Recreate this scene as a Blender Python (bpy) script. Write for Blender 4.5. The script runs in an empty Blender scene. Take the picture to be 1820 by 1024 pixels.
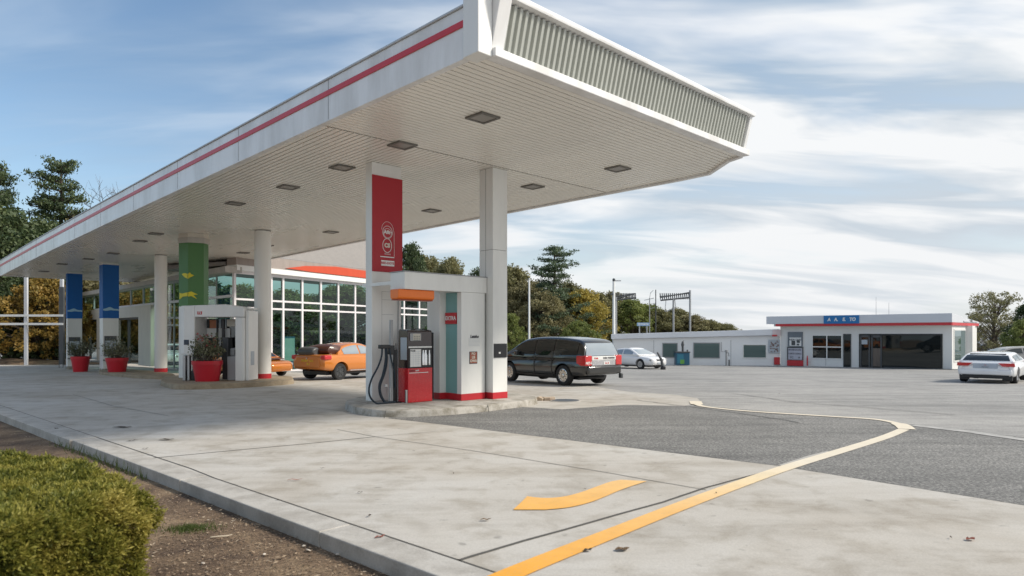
import bpy, bmesh, math, random
from mathutils import Vector, Matrix
R = math.radians
rnd = random.Random(7)
scene = bpy.context.scene
COL = scene.collection
CAMH, F, CX, HY = 1.75, 1188.0, 910.0, 592.0      # eye height, focal length in photo pixels, image axis

# ---------------------------------------------------------------- terrain and pixel helpers
def g(y):
    t = min(max(0.0, y - 15.0), 55.0)
    return -(0.02 * t * t / 8.0) if t < 4 else -0.02 * (t - 2.0)
def gp(px, py, off=0.0):
    lo, hi = 1.0, 300.0
    for _ in range(60):
        Z = (lo + hi) / 2
        if (py - HY) / F * Z < CAMH - (g(Z) + off): lo = Z
        else: hi = Z
    return Vector(((px - CX) / F * Z, Z, g(Z) + off))
def at(px, py, Z): return Vector(((px - CX) / F * Z, Z, CAMH - (py - HY) / F * Z))
def zat(py, Z): return CAMH - (py - HY) / F * Z
def ray_s(P, d, px):
    k = (px - CX) / F
    return (k * P[1] - P[0]) / (d[0] - k * d[1])
D1 = Vector((-0.697, 0.717, 0)).normalized()
D2 = Vector((0.717, 0.697, 0)).normalized()
A1 = math.atan2(D2.y, D2.x)          # frame with x along D2, y along D1
A2 = math.atan2(-D1.y, -D1.x)        # frame with x along -D1, y along D2

# ---------------------------------------------------------------- materials
MATS = {}
def nt(name):
    m = bpy.data.materials.new(name); m.use_nodes = True
    t = m.node_tree; b = t.nodes['Principled BSDF']
    return m, t, b
def N(t, kind, **kw):
    n = t.nodes.new(kind)
    for k, v in kw.items():
        if k in n.inputs: n.inputs[k].default_value = v
        else: setattr(n, k, v)
    return n
def ramp(t, fac, stops):
    r = t.nodes.new('ShaderNodeValToRGB'); e = r.color_ramp.elements
    while len(e) < len(stops): e.new(0.5)
    for i, (p, c) in enumerate(stops):
        e[i].position = p; e[i].color = (*c, 1) if len(c) == 3 else c
    t.links.new(fac, r.inputs['Fac']); return r.outputs['Color']
def mixc(t, fac, a, b, mode='MIX'):
    m = t.nodes.new('ShaderNodeMix'); m.data_type = 'RGBA'; m.blend_type = mode
    for v, i in ((fac, 0), (a, 6), (b, 7)):
        if hasattr(v, 'is_output'): t.links.new(v, m.inputs[i])
        else: m.inputs[i].default_value = v if i == 0 else (*v, 1)
    return m.outputs[2]
def noise(t, scale, detail=4, rough=0.55, vec=None, dist=0.0):
    n = t.nodes.new('ShaderNodeTexNoise'); n.inputs['Scale'].default_value = scale
    n.inputs['Detail'].default_value = detail; n.inputs['Roughness'].default_value = rough; n.inputs['Distortion'].default_value = dist
    if vec is not None: t.links.new(vec, n.inputs['Vector'])
    return n.outputs['Fac']
def coords(t, scale=(1, 1, 1), rot=(0, 0, 0), world=True):
    if world: src = t.nodes.new('ShaderNodeNewGeometry').outputs['Position']
    else: src = t.nodes.new('ShaderNodeTexCoord').outputs['Object']
    m = t.nodes.new('ShaderNodeMapping'); m.inputs['Scale'].default_value = scale; m.inputs['Rotation'].default_value = rot
    t.links.new(src, m.inputs['Vector']); return m.outputs['Vector']
def bump(t, b, h, strength=0.3, dist=0.01):
    n = t.nodes.new('ShaderNodeBump'); n.inputs['Strength'].default_value = strength; n.inputs['Distance'].default_value = dist
    t.links.new(h, n.inputs['Height']); t.links.new(n.outputs['Normal'], b.inputs['Normal'])
def paint(name, c, rough=0.45, metal=0.0, wear=0.12, scale=3.0, dirt=None, streak=True, coat=0.0):
    if name in MATS: return MATS[name]
    m, t, b = nt(name)
    v = coords(t, (1, 1, 0.25) if streak else (1, 1, 1))
    f = noise(t, scale, 6, 0.6, v)
    dk = dirt or tuple(x * 0.72 for x in c)
    col = ramp(t, f, [(0.36, mixt(c, dk, wear * 4)), (0.6, c)])
    t.links.new(col, b.inputs['Base Color'])
    r2 = noise(t, 9, 3)
    mr = N(t, 'ShaderNodeMapRange'); t.links.new(r2, mr.inputs['Value'])
    mr.inputs['To Min'].default_value = max(0.02, rough - 0.08); mr.inputs['To Max'].default_value = rough + 0.1
    t.links.new(mr.outputs['Result'], b.inputs['Roughness'])
    b.inputs['Metallic'].default_value = metal; b.inputs['Coat Weight'].default_value = coat; b.inputs['Coat Roughness'].default_value = 0.06
    MATS[name] = m; return m
def mixt(a, b, f):
    f = min(1, f); return tuple(x * (1 - f) + y * f for x, y in zip(a, b))

WHITE = paint('white painted metal', (0.77, 0.77, 0.75), 0.4, wear=0.035)
WHITE_COL = paint('white column cladding', (0.78, 0.78, 0.755), 0.38, wear=0.09, scale=1.4)
FASCIA = paint('fascia enamel', (0.80, 0.80, 0.80), 0.35, wear=0.13, scale=1.6, dirt=(.52, .50, .47))
SOFFIT = paint('soffit boards', (0.90, 0.87, 0.80), 0.28, wear=0.05, scale=0.5, streak=False)
SOFFIT_GAP = paint('soffit gap', (0.13, 0.115, 0.095), 0.8)
RED = paint('red enamel', (0.50, 0.022, 0.032), 0.35, wear=0.05)
RED_STRIPE = paint('red stripe', (0.56, 0.035, 0.045), 0.4, wear=0.05)
RED_BANNER = paint('red banner', (0.40, 0.012, 0.022), 0.45, wear=0.03)
RED_POT = paint('red plastic', (0.52, 0.014, 0.028), 0.35, wear=0.05)
ORANGE = paint('orange enamel', (0.85, 0.19, 0.02), 0.35, wear=0.05)
ORANGE_BAND = paint('orange band', (0.58, 0.075, 0.028), 0.4, wear=0.05)
TEAL = paint('teal panel', (0.20, 0.40, 0.40), 0.45, wear=0.05, scale=1.5)
BLUE = paint('blue panel', (0.004, 0.115, 0.40), 0.6, wear=0.05)
BLUE_SIGN = paint('blue sign', (0.01, 0.16, 0.42), 0.4, wear=0.04)
LIGHT_BLUE = paint('pale blue vinyl', (0.35, 0.55, 0.68), 0.4, wear=0.05)
GREEN = paint('green panel', (0.075, 0.20, 0.06), 0.45, wear=0.05)
YELLOW = paint('yellow vinyl', (0.72, 0.60, 0.02), 0.45, wear=0.05)
BLACK = paint('black plastic', (0.014, 0.014, 0.016), 0.3, wear=0.05)
MAROON = paint('dark maroon plastic', (0.03, 0.016, 0.016), 0.2, wear=0.05, coat=0.5)
HOSE = paint('blue black rubber', (0.008, 0.02, 0.034), 0.62, wear=0.05)
RUBBER = paint('tyre rubber', (0.018, 0.018, 0.019), 0.75, wear=0.1)
STEEL = paint('grey steel', (0.45, 0.46, 0.47), 0.3, metal=0.8, wear=0.06)
GREY = paint('grey paint', (0.32, 0.33, 0.34), 0.45, wear=0.06)
DGREY = paint('dark grey paint', (0.07, 0.075, 0.08), 0.4, wear=0.06)
VENT = paint('dim lamp lens', (0.27, 0.25, 0.225), 0.35, wear=0.05)
RIBM = paint('ribbed zinc sheet', (0.42, 0.43, 0.39), 0.42, wear=0.06, scale=1.5)
CREAM = paint('cream plaster', (0.66, 0.61, 0.52), 0.6, wear=0.06)
PAPER = paint('printed paper', (0.74, 0.74, 0.72), 0.5, wear=0.03)
PAPER_GREY = paint('printed grey sheet', (0.42, 0.47, 0.52), 0.5, wear=0.06)
MULLION = paint('pinkish white mullion', (0.75, 0.72, 0.73), 0.4, wear=0.04)
STORE_WALL = paint('store wall render', (0.74, 0.74, 0.72), 0.6, wear=0.05, scale=0.7)
ANNEX_WALL = paint('annex wall render', (0.80, 0.81, 0.82), 0.6, wear=0.05, scale=0.6)
RAIN = paint('roof ribbed cladding', (0.26, 0.24, 0.225), 0.5, wear=0.06)
INK = paint('dark ink', (0.05, 0.05, 0.06), 0.5)
WOODB = paint('bark', (0.11, 0.085, 0.065), 0.85, wear=0.2, scale=6)
PAVIL_FLOOR = paint('interior floor', (0.10, 0.11, 0.10), 0.5, wear=0.1)

def carpaint(name, c, metal=0.0, rough=0.22, coat=1.0):
    m, t, b = nt(name); b.inputs['Base Color'].default_value = (*c, 1)
    b.inputs['Metallic'].default_value = metal; b.inputs['Roughness'].default_value = rough
    b.inputs['Coat Weight'].default_value = coat; b.inputs['Coat Roughness'].default_value = 0.04
    v = coords(t, (1, 1, 1), world=False); f = noise(t, 1.6, 5, 0.6, v)
    sx = N(t, 'ShaderNodeSeparateXYZ'); t.links.new(v, sx.inputs[0])
    mr = N(t, 'ShaderNodeMapRange'); t.links.new(sx.outputs[2], mr.inputs['Value'])
    mr.inputs['From Min'].default_value = 0.25; mr.inputs['From Max'].default_value = 0.7; mr.inputs['To Min'].default_value = 0.6; mr.inputs['To Max'].default_value = 0.0
    ml = N(t, 'ShaderNodeMath', operation='MULTIPLY'); t.links.new(mr.outputs[0], ml.inputs[0]); t.links.new(f, ml.inputs[1])
    col = mixc(t, ml.outputs[0], c, mixt(c, (0.16, 0.145, 0.12), 0.45)); t.links.new(col, b.inputs['Base Color'])
    return m
CAR_BLACK = carpaint('black car paint', (0.012, 0.012, 0.012))
CAR_WHITE = carpaint('white car paint', (0.84, 0.84, 0.85))
CAR_ORANGE = carpaint('orange car paint', (0.62, 0.20, 0.025), 0.15)
CAR_GREY = carpaint('grey car paint', (0.30, 0.29, 0.27))
CAR_TOP = carpaint('brown soft top', (0.07, 0.022, 0.014), 0.0, 0.5, 0.2)
CHROME = paint('bright metal', (0.72, 0.70, 0.68), 0.16, metal=1.0, wear=0.04)
SILVER = paint('silver trim', (0.52, 0.51, 0.52), 0.25, metal=0.5, wear=0.04)

def tail_mat():
    m, t, b = nt('red lamp lens'); b.inputs['Base Color'].default_value = (0.55, 0.012, 0.015, 1)
    b.inputs['Roughness'].default_value = 0.12; b.inputs['Coat Weight'].default_value = 1
    f = noise(t, 14, 2); t.links.new(ramp(t, f, [(0.3, (0.42, 0.008, 0.01)), (0.7, (0.66, 0.03, 0.03))]), b.inputs['Base Color']); return m
TAIL = tail_mat()
def glass(name, tint, dark=None, rough=0.02, refl=0.12, clear=True):
    """window glass: part see-through with a tint, part mirror"""
    m, t, b = nt(name); out = t.nodes['Material Output']
    gl = N(t, 'ShaderNodeBsdfGlossy'); gl.inputs['Roughness'].default_value = rough; gl.inputs['Color'].default_value = (0.9, 0.95, 0.95, 1)
    if clear: tr = N(t, 'ShaderNodeBsdfTransparent'); tr.inputs['Color'].default_value = (*tint, 1)
    else: tr = N(t, 'ShaderNodeBsdfDiffuse'); tr.inputs['Color'].default_value = (*tint, 1)
    lw_ = N(t, 'ShaderNodeLayerWeight'); lw_.inputs['Blend'].default_value = 0.5
    fr = N(t, 'ShaderNodeMath', operation='POWER'); t.links.new(lw_.outputs['Facing'], fr.inputs[0]); fr.inputs[1].default_value = 4.0
    ad = N(t, 'ShaderNodeMath', operation='ADD', use_clamp=True); ad.inputs[1].default_value = refl; t.links.new(fr.outputs[0], ad.inputs[0])
    nz = noise(t, 0.6, 2, 0.5, coords(t)); bp = N(t, 'ShaderNodeBump'); bp.inputs['Strength'].default_value = 0.05; bp.inputs['Distance'].default_value = 0.05
    t.links.new(nz, bp.inputs['Height']); t.links.new(bp.outputs[0], gl.inputs['Normal'])
    mx = N(t, 'ShaderNodeMixShader'); t.links.new(ad.outputs[0], mx.inputs[0]); t.links.new(tr.outputs[0], mx.inputs[1]); t.links.new(gl.outputs[0], mx.inputs[2])
    t.links.new(mx.outputs[0], out.inputs['Surface']); MATS[name] = m; return m
GLASS_PAV = glass('teal pavilion glass', (0.33, 0.52, 0.475), refl=0.05)
GLASS_DARK = glass('dark shop glass', (0.008, 0.011, 0.012), refl=0.05, clear=False)
GLASS_ANNEX = glass('grey green window glass', (0.06, 0.11, 0.11), refl=0.06, clear=False)
GLASS_CAR = glass('tinted car glass', (0.012, 0.014, 0.015), refl=0.08, clear=False)
GLASS_CAR_PALE = glass('pale car glass', (0.28, 0.32, 0.36), refl=0.18, clear=False)
GLASS_SHOP = glass('clear shop glass', (0.55, 0.6, 0.6), refl=0.08)

def concrete():
    m, t, b = nt('apron concrete'); v = coords(t)
    big = noise(t, 0.28, 5, 0.6, v, 0.6); mid = noise(t, 1.7, 6, 0.65, v, 0.3); fine = noise(t, 60, 3, 0.7, v)
    vs = coords(t, (0.22, 1.5, 1), (0, 0, R(-8))); strk = noise(t, 1.5, 7, 0.66, vs, 0.35)
    c = ramp(t, big, [(0.30, (0.43, 0.39, 0.335)), (0.52, (0.50, 0.47, 0.425)), (0.72, (0.55, 0.535, 0.505))])
    c = mixc(t, 0.75, c, ramp(t, mid, [(0.34, (0.70, 0.67, 0.62)), (0.52, (1, 1, 1))]), 'MULTIPLY')
    c = mixc(t, 0.5, c, ramp(t, strk, [(0.36, (0.74, 0.72, 0.69)), (0.52, (1.0, 1.0, 1.0)), (0.7, (1.06, 1.06, 1.06))]), 'MULTIPLY')
    c = mixc(t, 0.55, c, ramp(t, fine, [(0.3, (0.75, 0.75, 0.75)), (0.7, (1.12, 1.12, 1.12))]), 'MULTIPLY')
    spot = noise(t, 5.5, 2, 0.5, v, 0.2)
    c = mixc(t, ramp(t, spot, [(0.68, (0, 0, 0)), (0.76, (0.5, 0.5, 0.5))]), c, (0.17, 0.16, 0.14))
    sp2 = noise(t, 1.15, 3, 0.5, coords(t, (1, .55, 1), (0, 0, R(10))), 0.3)
    c = mixc(t, ramp(t, sp2, [(0.62, (0, 0, 0)), (0.72, (0.35, 0.35, 0.35))]), c, (0.25, 0.22, 0.18))
    t.links.new(c, b.inputs['Base Color']); b.inputs['Roughness'].default_value = 0.82
    bump(t, b, fine, 0.25, 0.004); return m
def asphalt(name, c0, c1, spk=0.6, scl=1.0):
    m, t, b = nt(name); v = coords(t)
    big = noise(t, 0.22, 5, 0.6, v, 0.5); vo = N(t, 'ShaderNodeTexVoronoi'); vo.inputs['Scale'].default_value = 55 * scl; t.links.new(v, vo.inputs['Vector'])
    fine = noise(t, 30 * scl, 3, 0.8, v); mid = noise(t, 2.2, 6, 0.65, v)
    c = ramp(t, big, [(0.32, c0), (0.68, c1)])
    c = mixc(t, 0.5, c, ramp(t, mid, [(0.3, (0.7, 0.7, 0.7)), (0.62, (1.06, 1.06, 1.06))]), 'MULTIPLY')
    c = mixc(t, spk, c, ramp(t, fine, [(0.38, (0.38, 0.38, 0.38)), (0.52, (1, 1, 1)), (0.64, (2.0, 1.97, 1.9))]), 'MULTIPLY')
    vs = coords(t, (0.2, 2.0, 1), (0, 0, R(-5))); strk = noise(t, 0.8, 6, 0.7, vs, 0.6)
    c = mixc(t, 0.7, c, ramp(t, strk, [(0.36, (0.66, 0.66, 0.66)), (0.52, (1, 1, 1)), (0.68, (1.16, 1.15, 1.13))]), 'MULTIPLY')
    t.links.new(c, b.inputs['Base Color']); b.inputs['Roughness'].default_value = 0.85
    bump(t, b, fine, 0.5, 0.006); return m
CONCRETE = concrete()
LOT = asphalt('weathered lot asphalt', (0.27, 0.265, 0.255), (0.37, 0.358, 0.34), 0.35)
PATCH = asphalt('dark coarse asphalt', (0.165, 0.162, 0.155), (0.225, 0.22, 0.21), 0.8, 0.95)
def kerbm(name='kerb concrete', c=(0.48, 0.455, 0.415), d=(0.34, 0.315, 0.28)):
    m, t, b = nt(name); v = coords(t); a = noise(t, 2.6, 7, 0.7, v, 0.4); f = noise(t, 70, 2, 0.7, v)
    col = ramp(t, a, [(0.34, d), (0.58, c)]); col = mixc(t, 0.5, col, ramp(t, f, [(0.3, (0.7, 0.7, 0.7)), (0.7, (1.1, 1.1, 1.1))]), 'MULTIPLY')
    t.links.new(col, b.inputs['Base Color']); b.inputs['Roughness'].default_value = 0.85; bump(t, b, f, 0.4, 0.006); return m
KERB = kerbm(); ISLAND = kerbm('island concrete', (0.46, 0.435, 0.395), (0.20, 0.18, 0.14)); ISLAND_TAN = kerbm('tan island concrete', (0.36, 0.29, 0.20), (0.24, 0.19, 0.13))
def earth():
    m, t, b = nt('bark mulch earth'); v = coords(t); a = noise(t, 1.3, 6, 0.65, v, 0.5); f = noise(t, 38, 5, 0.8, v)
    c = ramp(t, a, [(0.34, (0.10, 0.064, 0.042)), (0.52, (0.22, 0.15, 0.093)), (0.68, (0.36, 0.26, 0.16))])
    c = mixc(t, 0.8, c, ramp(t, f, [(0.32, (0.4, 0.38, 0.36)), (0.55, (1, 1, 1)), (0.72, (1.7, 1.6, 1.5))]), 'MULTIPLY')
    t.links.new(c, b.inputs['Base Color']); b.inputs['Roughness'].default_value = 0.95; bump(t, b, f, 0.9, 0.03); return m
EARTH = earth()
def linepaint(name, cols):
    """road paint worn towards its far end: the pigment itself changes along the line"""
    m, t, b = nt(name); v = coords(t); f = noise(t, 3, 5, 0.7, v); f2 = noise(t, 45, 4, 0.75, v)
    sx = N(t, 'ShaderNodeSeparateXYZ'); t.links.new(coords(t), sx.inputs[0])
    mr = N(t, 'ShaderNodeMapRange'); t.links.new(sx.outputs[1], mr.inputs['Value']); mr.inputs['From Min'].default_value = 4.6; mr.inputs['From Max'].default_value = 9.0
    c = ramp(t, mr.outputs[0], cols)
    c = mixc(t, 0.55, c, ramp(t, f, [(0.35, (0.82, 0.82, 0.80)), (0.6, (1, 1, 1))]), 'MULTIPLY')
    c = mixc(t, ramp(t, f2, [(0.60, (0, 0, 0)), (0.70, (0.65, 0.65, 0.65))]), c, (0.40, 0.38, 0.35))
    t.links.new(c, b.inputs['Base Color']); b.inputs['Roughness'].default_value = 0.7; return m
LINE = linepaint('road line paint', [(0.0, (0.82, 0.37, 0.035)), (0.45, (0.80, 0.47, 0.16)), (0.75, (0.78, 0.62, 0.38)), (1.0, (0.74, 0.66, 0.53))])
ARROW = linepaint('arrow paint', [(0.0, (0.82, 0.38, 0.04)), (0.35, (0.82, 0.40, 0.06)), (0.75, (0.80, 0.50, 0.20))])

def leafmat(name, cols, trans=0.35):
    m, t, b = nt(name); out = t.nodes['Material Output']
    at_ = N(t, 'ShaderNodeAttribute'); at_.attribute_name = 'tint'
    v = coords(t); f = noise(t, 0.55, 3, 0.6, v)
    ad = N(t, 'ShaderNodeMath', operation='MULTIPLY_ADD'); t.links.new(at_.outputs['Fac'], ad.inputs[0]); ad.inputs[1].default_value = 0.55
    sc = N(t, 'ShaderNodeMath', operation='MULTIPLY_ADD'); t.links.new(f, sc.inputs[0]); sc.inputs[1].default_value = 1.3; sc.inputs[2].default_value = -0.43
    t.links.new(sc.outputs[0], ad.inputs[2])
    c = ramp(t, ad.outputs[0], [(i / (len(cols) - 1), x) for i, x in enumerate(cols)])
    t.links.new(c, b.inputs['Base Color']); b.inputs['Roughness'].default_value = 0.6
    tl = N(t, 'ShaderNodeBsdfTranslucent'); t.links.new(c, tl.inputs['Color'])
    mx = N(t, 'ShaderNodeMixShader'); mx.inputs[0].default_value = trans
    t.links.new(b.outputs[0], mx.inputs[1]); t.links.new(tl.outputs[0], mx.inputs[2]); t.links.new(mx.outputs[0], out.inputs['Surface']); return m
L_PINE = leafmat('dark pine needles', [(0.045, 0.08, 0.045), (0.095, 0.14, 0.075), (0.16, 0.2, 0.1)], 0.2)
L_DARK = leafmat('dark evergreen leaves', [(0.03, 0.05, 0.02), (0.07, 0.105, 0.04), (0.14, 0.17, 0.062)], 0.25)
L_OLIVE = leafmat('olive leaves', [(0.11, 0.115, 0.055), (0.22, 0.21, 0.095), (0.33, 0.3, 0.14)])
L_BROWN = leafmat('brown green leaves', [(0.13,0.12,0.06),(0.25,0.225,0.11),(0.36,0.325,0.165)])
L_GOLD = leafmat('golden autumn leaves', [(0.2, 0.18, 0.04), (0.4, 0.32, 0.065), (0.55, 0.43, 0.11)])
L_GREEN = leafmat('fresh green leaves', [(0.09, 0.12, 0.035), (0.2, 0.24, 0.065), (0.33, 0.35, 0.1)])
L_AUTUMN = leafmat('yellow brown autumn leaves', [(0.08, 0.08, 0.02), (0.3, 0.2, 0.04), (0.5, 0.31, 0.08)])
L_HEDGE = leafmat('yellow green hedge sprigs', [(0.022, 0.04, 0.010), (0.10, 0.125, 0.02), (0.26, 0.245, 0.04), (0.50, 0.42, 0.11)], 0.35)
L_POT = leafmat('grey green pot plant leaves', [(0.05, 0.065, 0.035), (0.16, 0.17, 0.09), (0.42, 0.40, 0.28)], 0.3)
L_MULCH = leafmat('bark chips', [(0.085, 0.052, 0.035), (0.20, 0.135, 0.085), (0.35, 0.255, 0.165), (0.58, 0.48, 0.36)], 0.0)
L_GRASS = leafmat('short grass', [(0.06, 0.09, 0.02), (0.14, 0.18, 0.05)], 0.3)

# ---------------------------------------------------------------- mesh builder
class MB:
    def __init__(s): s.v = []; s.f = []; s.t = None
    def add(s, vs, fs):
        o = len(s.v); s.v += [tuple(x) for x in vs]; s.f += [tuple(i + o for i in f) for f in fs]; return s
    def box(s, x0, x1, y0, y1, z0, z1, M=None):
        vs = [Vector(p) for p in ((x0, y0, z0), (x1, y0, z0), (x1, y1, z0), (x0, y1, z0), (x0, y0, z1), (x1, y0, z1), (x1, y1, z1), (x0, y1, z1))]
        if M is not None: vs = [M @ p for p in vs]
        return s.add(vs, [(3, 2, 1, 0), (4, 5, 6, 7), (0, 1, 5, 4), (1, 2, 6, 5), (2, 3, 7, 6), (3, 0, 4, 7)])
    def prism(s, poly, z0, z1, top=1.0):
        n = len(poly); z0f = z0 if callable(z0) else (lambda p: z0); z1f = z1 if callable(z1) else (lambda p: z1)
        vs = [(p[0], p[1], z0f(p)) for p in poly] + [(p[0], p[1], z1f(p)) for p in poly]
        return s.add(vs, [tuple(range(n - 1, -1, -1)), tuple(range(n, 2 * n))] + [(i, (i + 1) % n, n + (i + 1) % n, n + i) for i in range(n)])
    def slab(s, poly3, d):
        """a flat polygon (3D points) given thickness along vector d"""
        n = len(poly3); vs = [Vector(p) for p in poly3] + [Vector(p) + Vector(d) for p in poly3]
        return s.add(vs, [tuple(range(n - 1, -1, -1)), tuple(range(n, 2 * n))] + [(i, (i + 1) % n, n + (i + 1) % n, n + i) for i in range(n)])
    def lathe(s, prof, n=24, c=(0, 0, 0), M=None, caps=True):
        vs = []
        for r, z in prof:
            for i in range(n):
                a = 2 * math.pi * i / n; p = Vector((c[0] + r * math.cos(a), c[1] + r * math.sin(a), c[2] + z)); vs.append(M @ p if M is not None else p)
        fs = [(k * n + i, k * n + (i + 1) % n, (k + 1) * n + (i + 1) % n, (k + 1) * n + i) for k in range(len(prof) - 1) for i in range(n)]
        if caps: fs += [tuple(range(n - 1, -1, -1)), tuple((len(prof) - 1) * n + i for i in range(n))]
        return s.add(vs, fs)
    def tube(s, pts, r, n=8):
        pts = [Vector(p) for p in pts]; rs = r if isinstance(r, (list, tuple)) else [r] * len(pts); vs = []
        a = None
        for i, p in enumerate(pts):
            d = (pts[min(i + 1, len(pts) - 1)] - pts[max(i - 1, 0)]).normalized()
            if a is None: a = d.cross(Vector((0, 0, 1)) if abs(d.z) < 0.95 else Vector((1, 0, 0)))
            a = (a - d * a.dot(d)).normalized(); b = d.cross(a)
            for k in range(n):
                t = 2 * math.pi * k / n; vs.append(p + (a * math.cos(t) + b * math.sin(t)) * rs[i])
        m = len(pts)
        fs = [(k * n + i, k * n + (i + 1) % n, (k + 1) * n + (i + 1) % n, (k + 1) * n + i) for k in range(m - 1) for i in range(n)]
        return s.add(vs, fs + [tuple(range(n - 1, -1, -1)), tuple((m - 1) * n + i for i in range(n))])
    def leaf(s, c, size, rn, tint, elong=1.6, up=0.0):
        d = Vector((rn.gauss(0, 1), rn.gauss(0, 1), rn.gauss(0, 1) + up)).normalized(); e = d.cross(Vector((rn.gauss(0, 1), rn.gauss(0, 1), rn.gauss(0, 1)))).normalized()
        a = d * size * elong * 0.5; b = e * size * 0.5
        s.add([c - a, c + b - a * 0.1, c + a, c - b - a * 0.1], [(0, 1, 2, 3)]); s.t.append(tint)
    def build(s, name, mat, parent=None, bevel=0.0, smooth=False, seg=2, angle=40):
        me = bpy.data.meshes.new(name); me.from_pydata(s.v, [], s.f)
        if s.t is None:
            bm = bmesh.new(); bm.from_mesh(me); bmesh.ops.recalc_face_normals(bm, faces=bm.faces); bm.to_mesh(me); bm.free()
        else:
            a = me.attributes.new('tint', 'FLOAT', 'FACE'); a.data.foreach_set('value', s.t)
        me.materials.append(mat); o = bpy.data.objects.new(name, me); COL.objects.link(o)
        if parent is not None: o.parent = parent
        if smooth:
            for p in me.polygons: p.use_smooth = True
            if not s.t: me.set_sharp_from_angle(angle=R(angle))
        if bevel:
            b = o.modifiers.new('edge', 'BEVEL'); b.width = bevel; b.segments = seg; b.limit_method = 'ANGLE'; b.angle_limit = R(35)
        return o
def LB(): m = MB(); m.t = []; return m
def tag(o, label=None, cat=None, group=None, kind=None):
    if label: o['label'] = label
    if cat: o['category'] = cat
    if group: o['group'] = group
    if kind: o['kind'] = kind
    return o
def thing(name, label, cat, loc, rot=0.0, group=None):
    o = bpy.data.objects.new(name, None); COL.objects.link(o); o.location = loc; o.rotation_euler = (0, 0, rot); o.empty_display_size = 0.1
    return tag(o, label, cat, group)
def text(name, s, size, mat, parent, loc, rx=90, rz=0, align='CENTER', bold=0.0, ext=0.002, shear=0.0, xs=1.0):
    """raised lettering as a mesh, facing local -y"""
    c = bpy.data.curves.new(name, 'FONT'); c.body = s; c.size = size; c.align_x = align; c.align_y = 'CENTER'; c.extrude = ext; c.offset = bold; c.shear = shear
    o = bpy.data.objects.new(name, c); COL.objects.link(o); dg = bpy.context.evaluated_depsgraph_get()
    me = bpy.data.meshes.new_from_object(o.evaluated_get(dg)); bpy.data.objects.remove(o); me.materials.clear(); me.materials.append(mat); me.name = name
    o = bpy.data.objects.new(name, me); COL.objects.link(o); o.parent = parent; o.location = loc; o.rotation_euler = (R(rx), 0, R(rz)); o.scale = (xs, 1, 1); return o
def copy_tree(o, parent=None, name=None):
    c = o.copy(); COL.objects.link(c)
    if parent is not None: c.parent = parent
    for ch in [x for x in bpy.data.objects if x.parent == o]: copy_tree(ch, c)
    return c

# ---------------------------------------------------------------- ground
def sheet(name, poly, off, mat, ys=(12, 13, 14, 15, 16, 17, 18, 19, 20, 25, 30, 40, 50, 60, 68, 70, 72), parent=None, kind='structure'):
    bm = bmesh.new(); bm.faces.new([bm.verts.new((p[0], p[1], 0)) for p in poly])
    for y in ys:
        bmesh.ops.bisect_plane(bm, geom=bm.verts[:] + bm.edges[:] + bm.faces[:], plane_co=(0, y, 0), plane_no=(0, 1, 0))
    bmesh.ops.triangulate(bm, faces=[f for f in bm.faces if len(f.verts) > 4])
    for v in bm.verts: v.co.z = g(v.co.y) + off
    bmesh.ops.recalc_face_normals(bm, faces=bm.faces)
    if bm.faces and sum(f.normal.z for f in bm.faces) < 0: bmesh.ops.reverse_faces(bm, faces=bm.faces)
    me = bpy.data.meshes.new(name); bm.to_mesh(me); bm.free(); me.materials.append(mat)
    o = bpy.data.objects.new(name, me); COL.objects.link(o)
    if parent is not None: o.parent = parent
    if kind and parent is None: o['kind'] = kind
    return o
K0 = gp(780, 1024); KD = (gp(0, 735) - K0); KD.z = 0; KD.normalize()      # kerb line
KN = Vector((KD.y, -KD.x, 0));  KN = KN if KN.x > 0 else -KN               # towards the concrete
def kp(t, n=0.0, z=0.0): p = K0 + KD * t + KN * n; return Vector((p.x, p.y, z))
kfar, knear = 120, -14
sheet('ground', [kp(knear, 0.02), kp(knear, 60), (600, 20), (600, 600), (-500, 600), kp(500, 0.02), kp(kfar, 0.02), kp(60, 0.02), kp(30, 0.02)], 0.0, LOT)
sheet('planting_bed', [kp(knear, -0.02), kp(0, -0.02), kp(30, -0.02), kp(60, -0.02), kp(kfar, -0.02), kp(500, -0.02), kp(500, -300), kp(knear, -60)], -0.125, EARTH)
# concrete apron: near side, under the canopy, out to its drip line
ap = [kp(knear, 0.30), kp(knear, 40)]
ap += [gp(2150, 955), gp(1820, 899), gp(1385, 829), gp(760, 752), gp(690, 744), gp(700, 728), gp(900, 722), gp(1000, 728), gp(1110, 720), gp(1215, 722), gp(1246, 716), gp(1240, 708), gp(1200, 702), gp(1120, 697), gp(1060, 688), gp(900, 672)]
ap += [(-6.5, 31), (-20, 44), (-26, 52), (-60, 62), kp(75, 0.30), kp(40, 0.30), kp(20, 0.3)]
apron = sheet('concrete_apron', ap, 0.004, CONCRETE)
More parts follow.
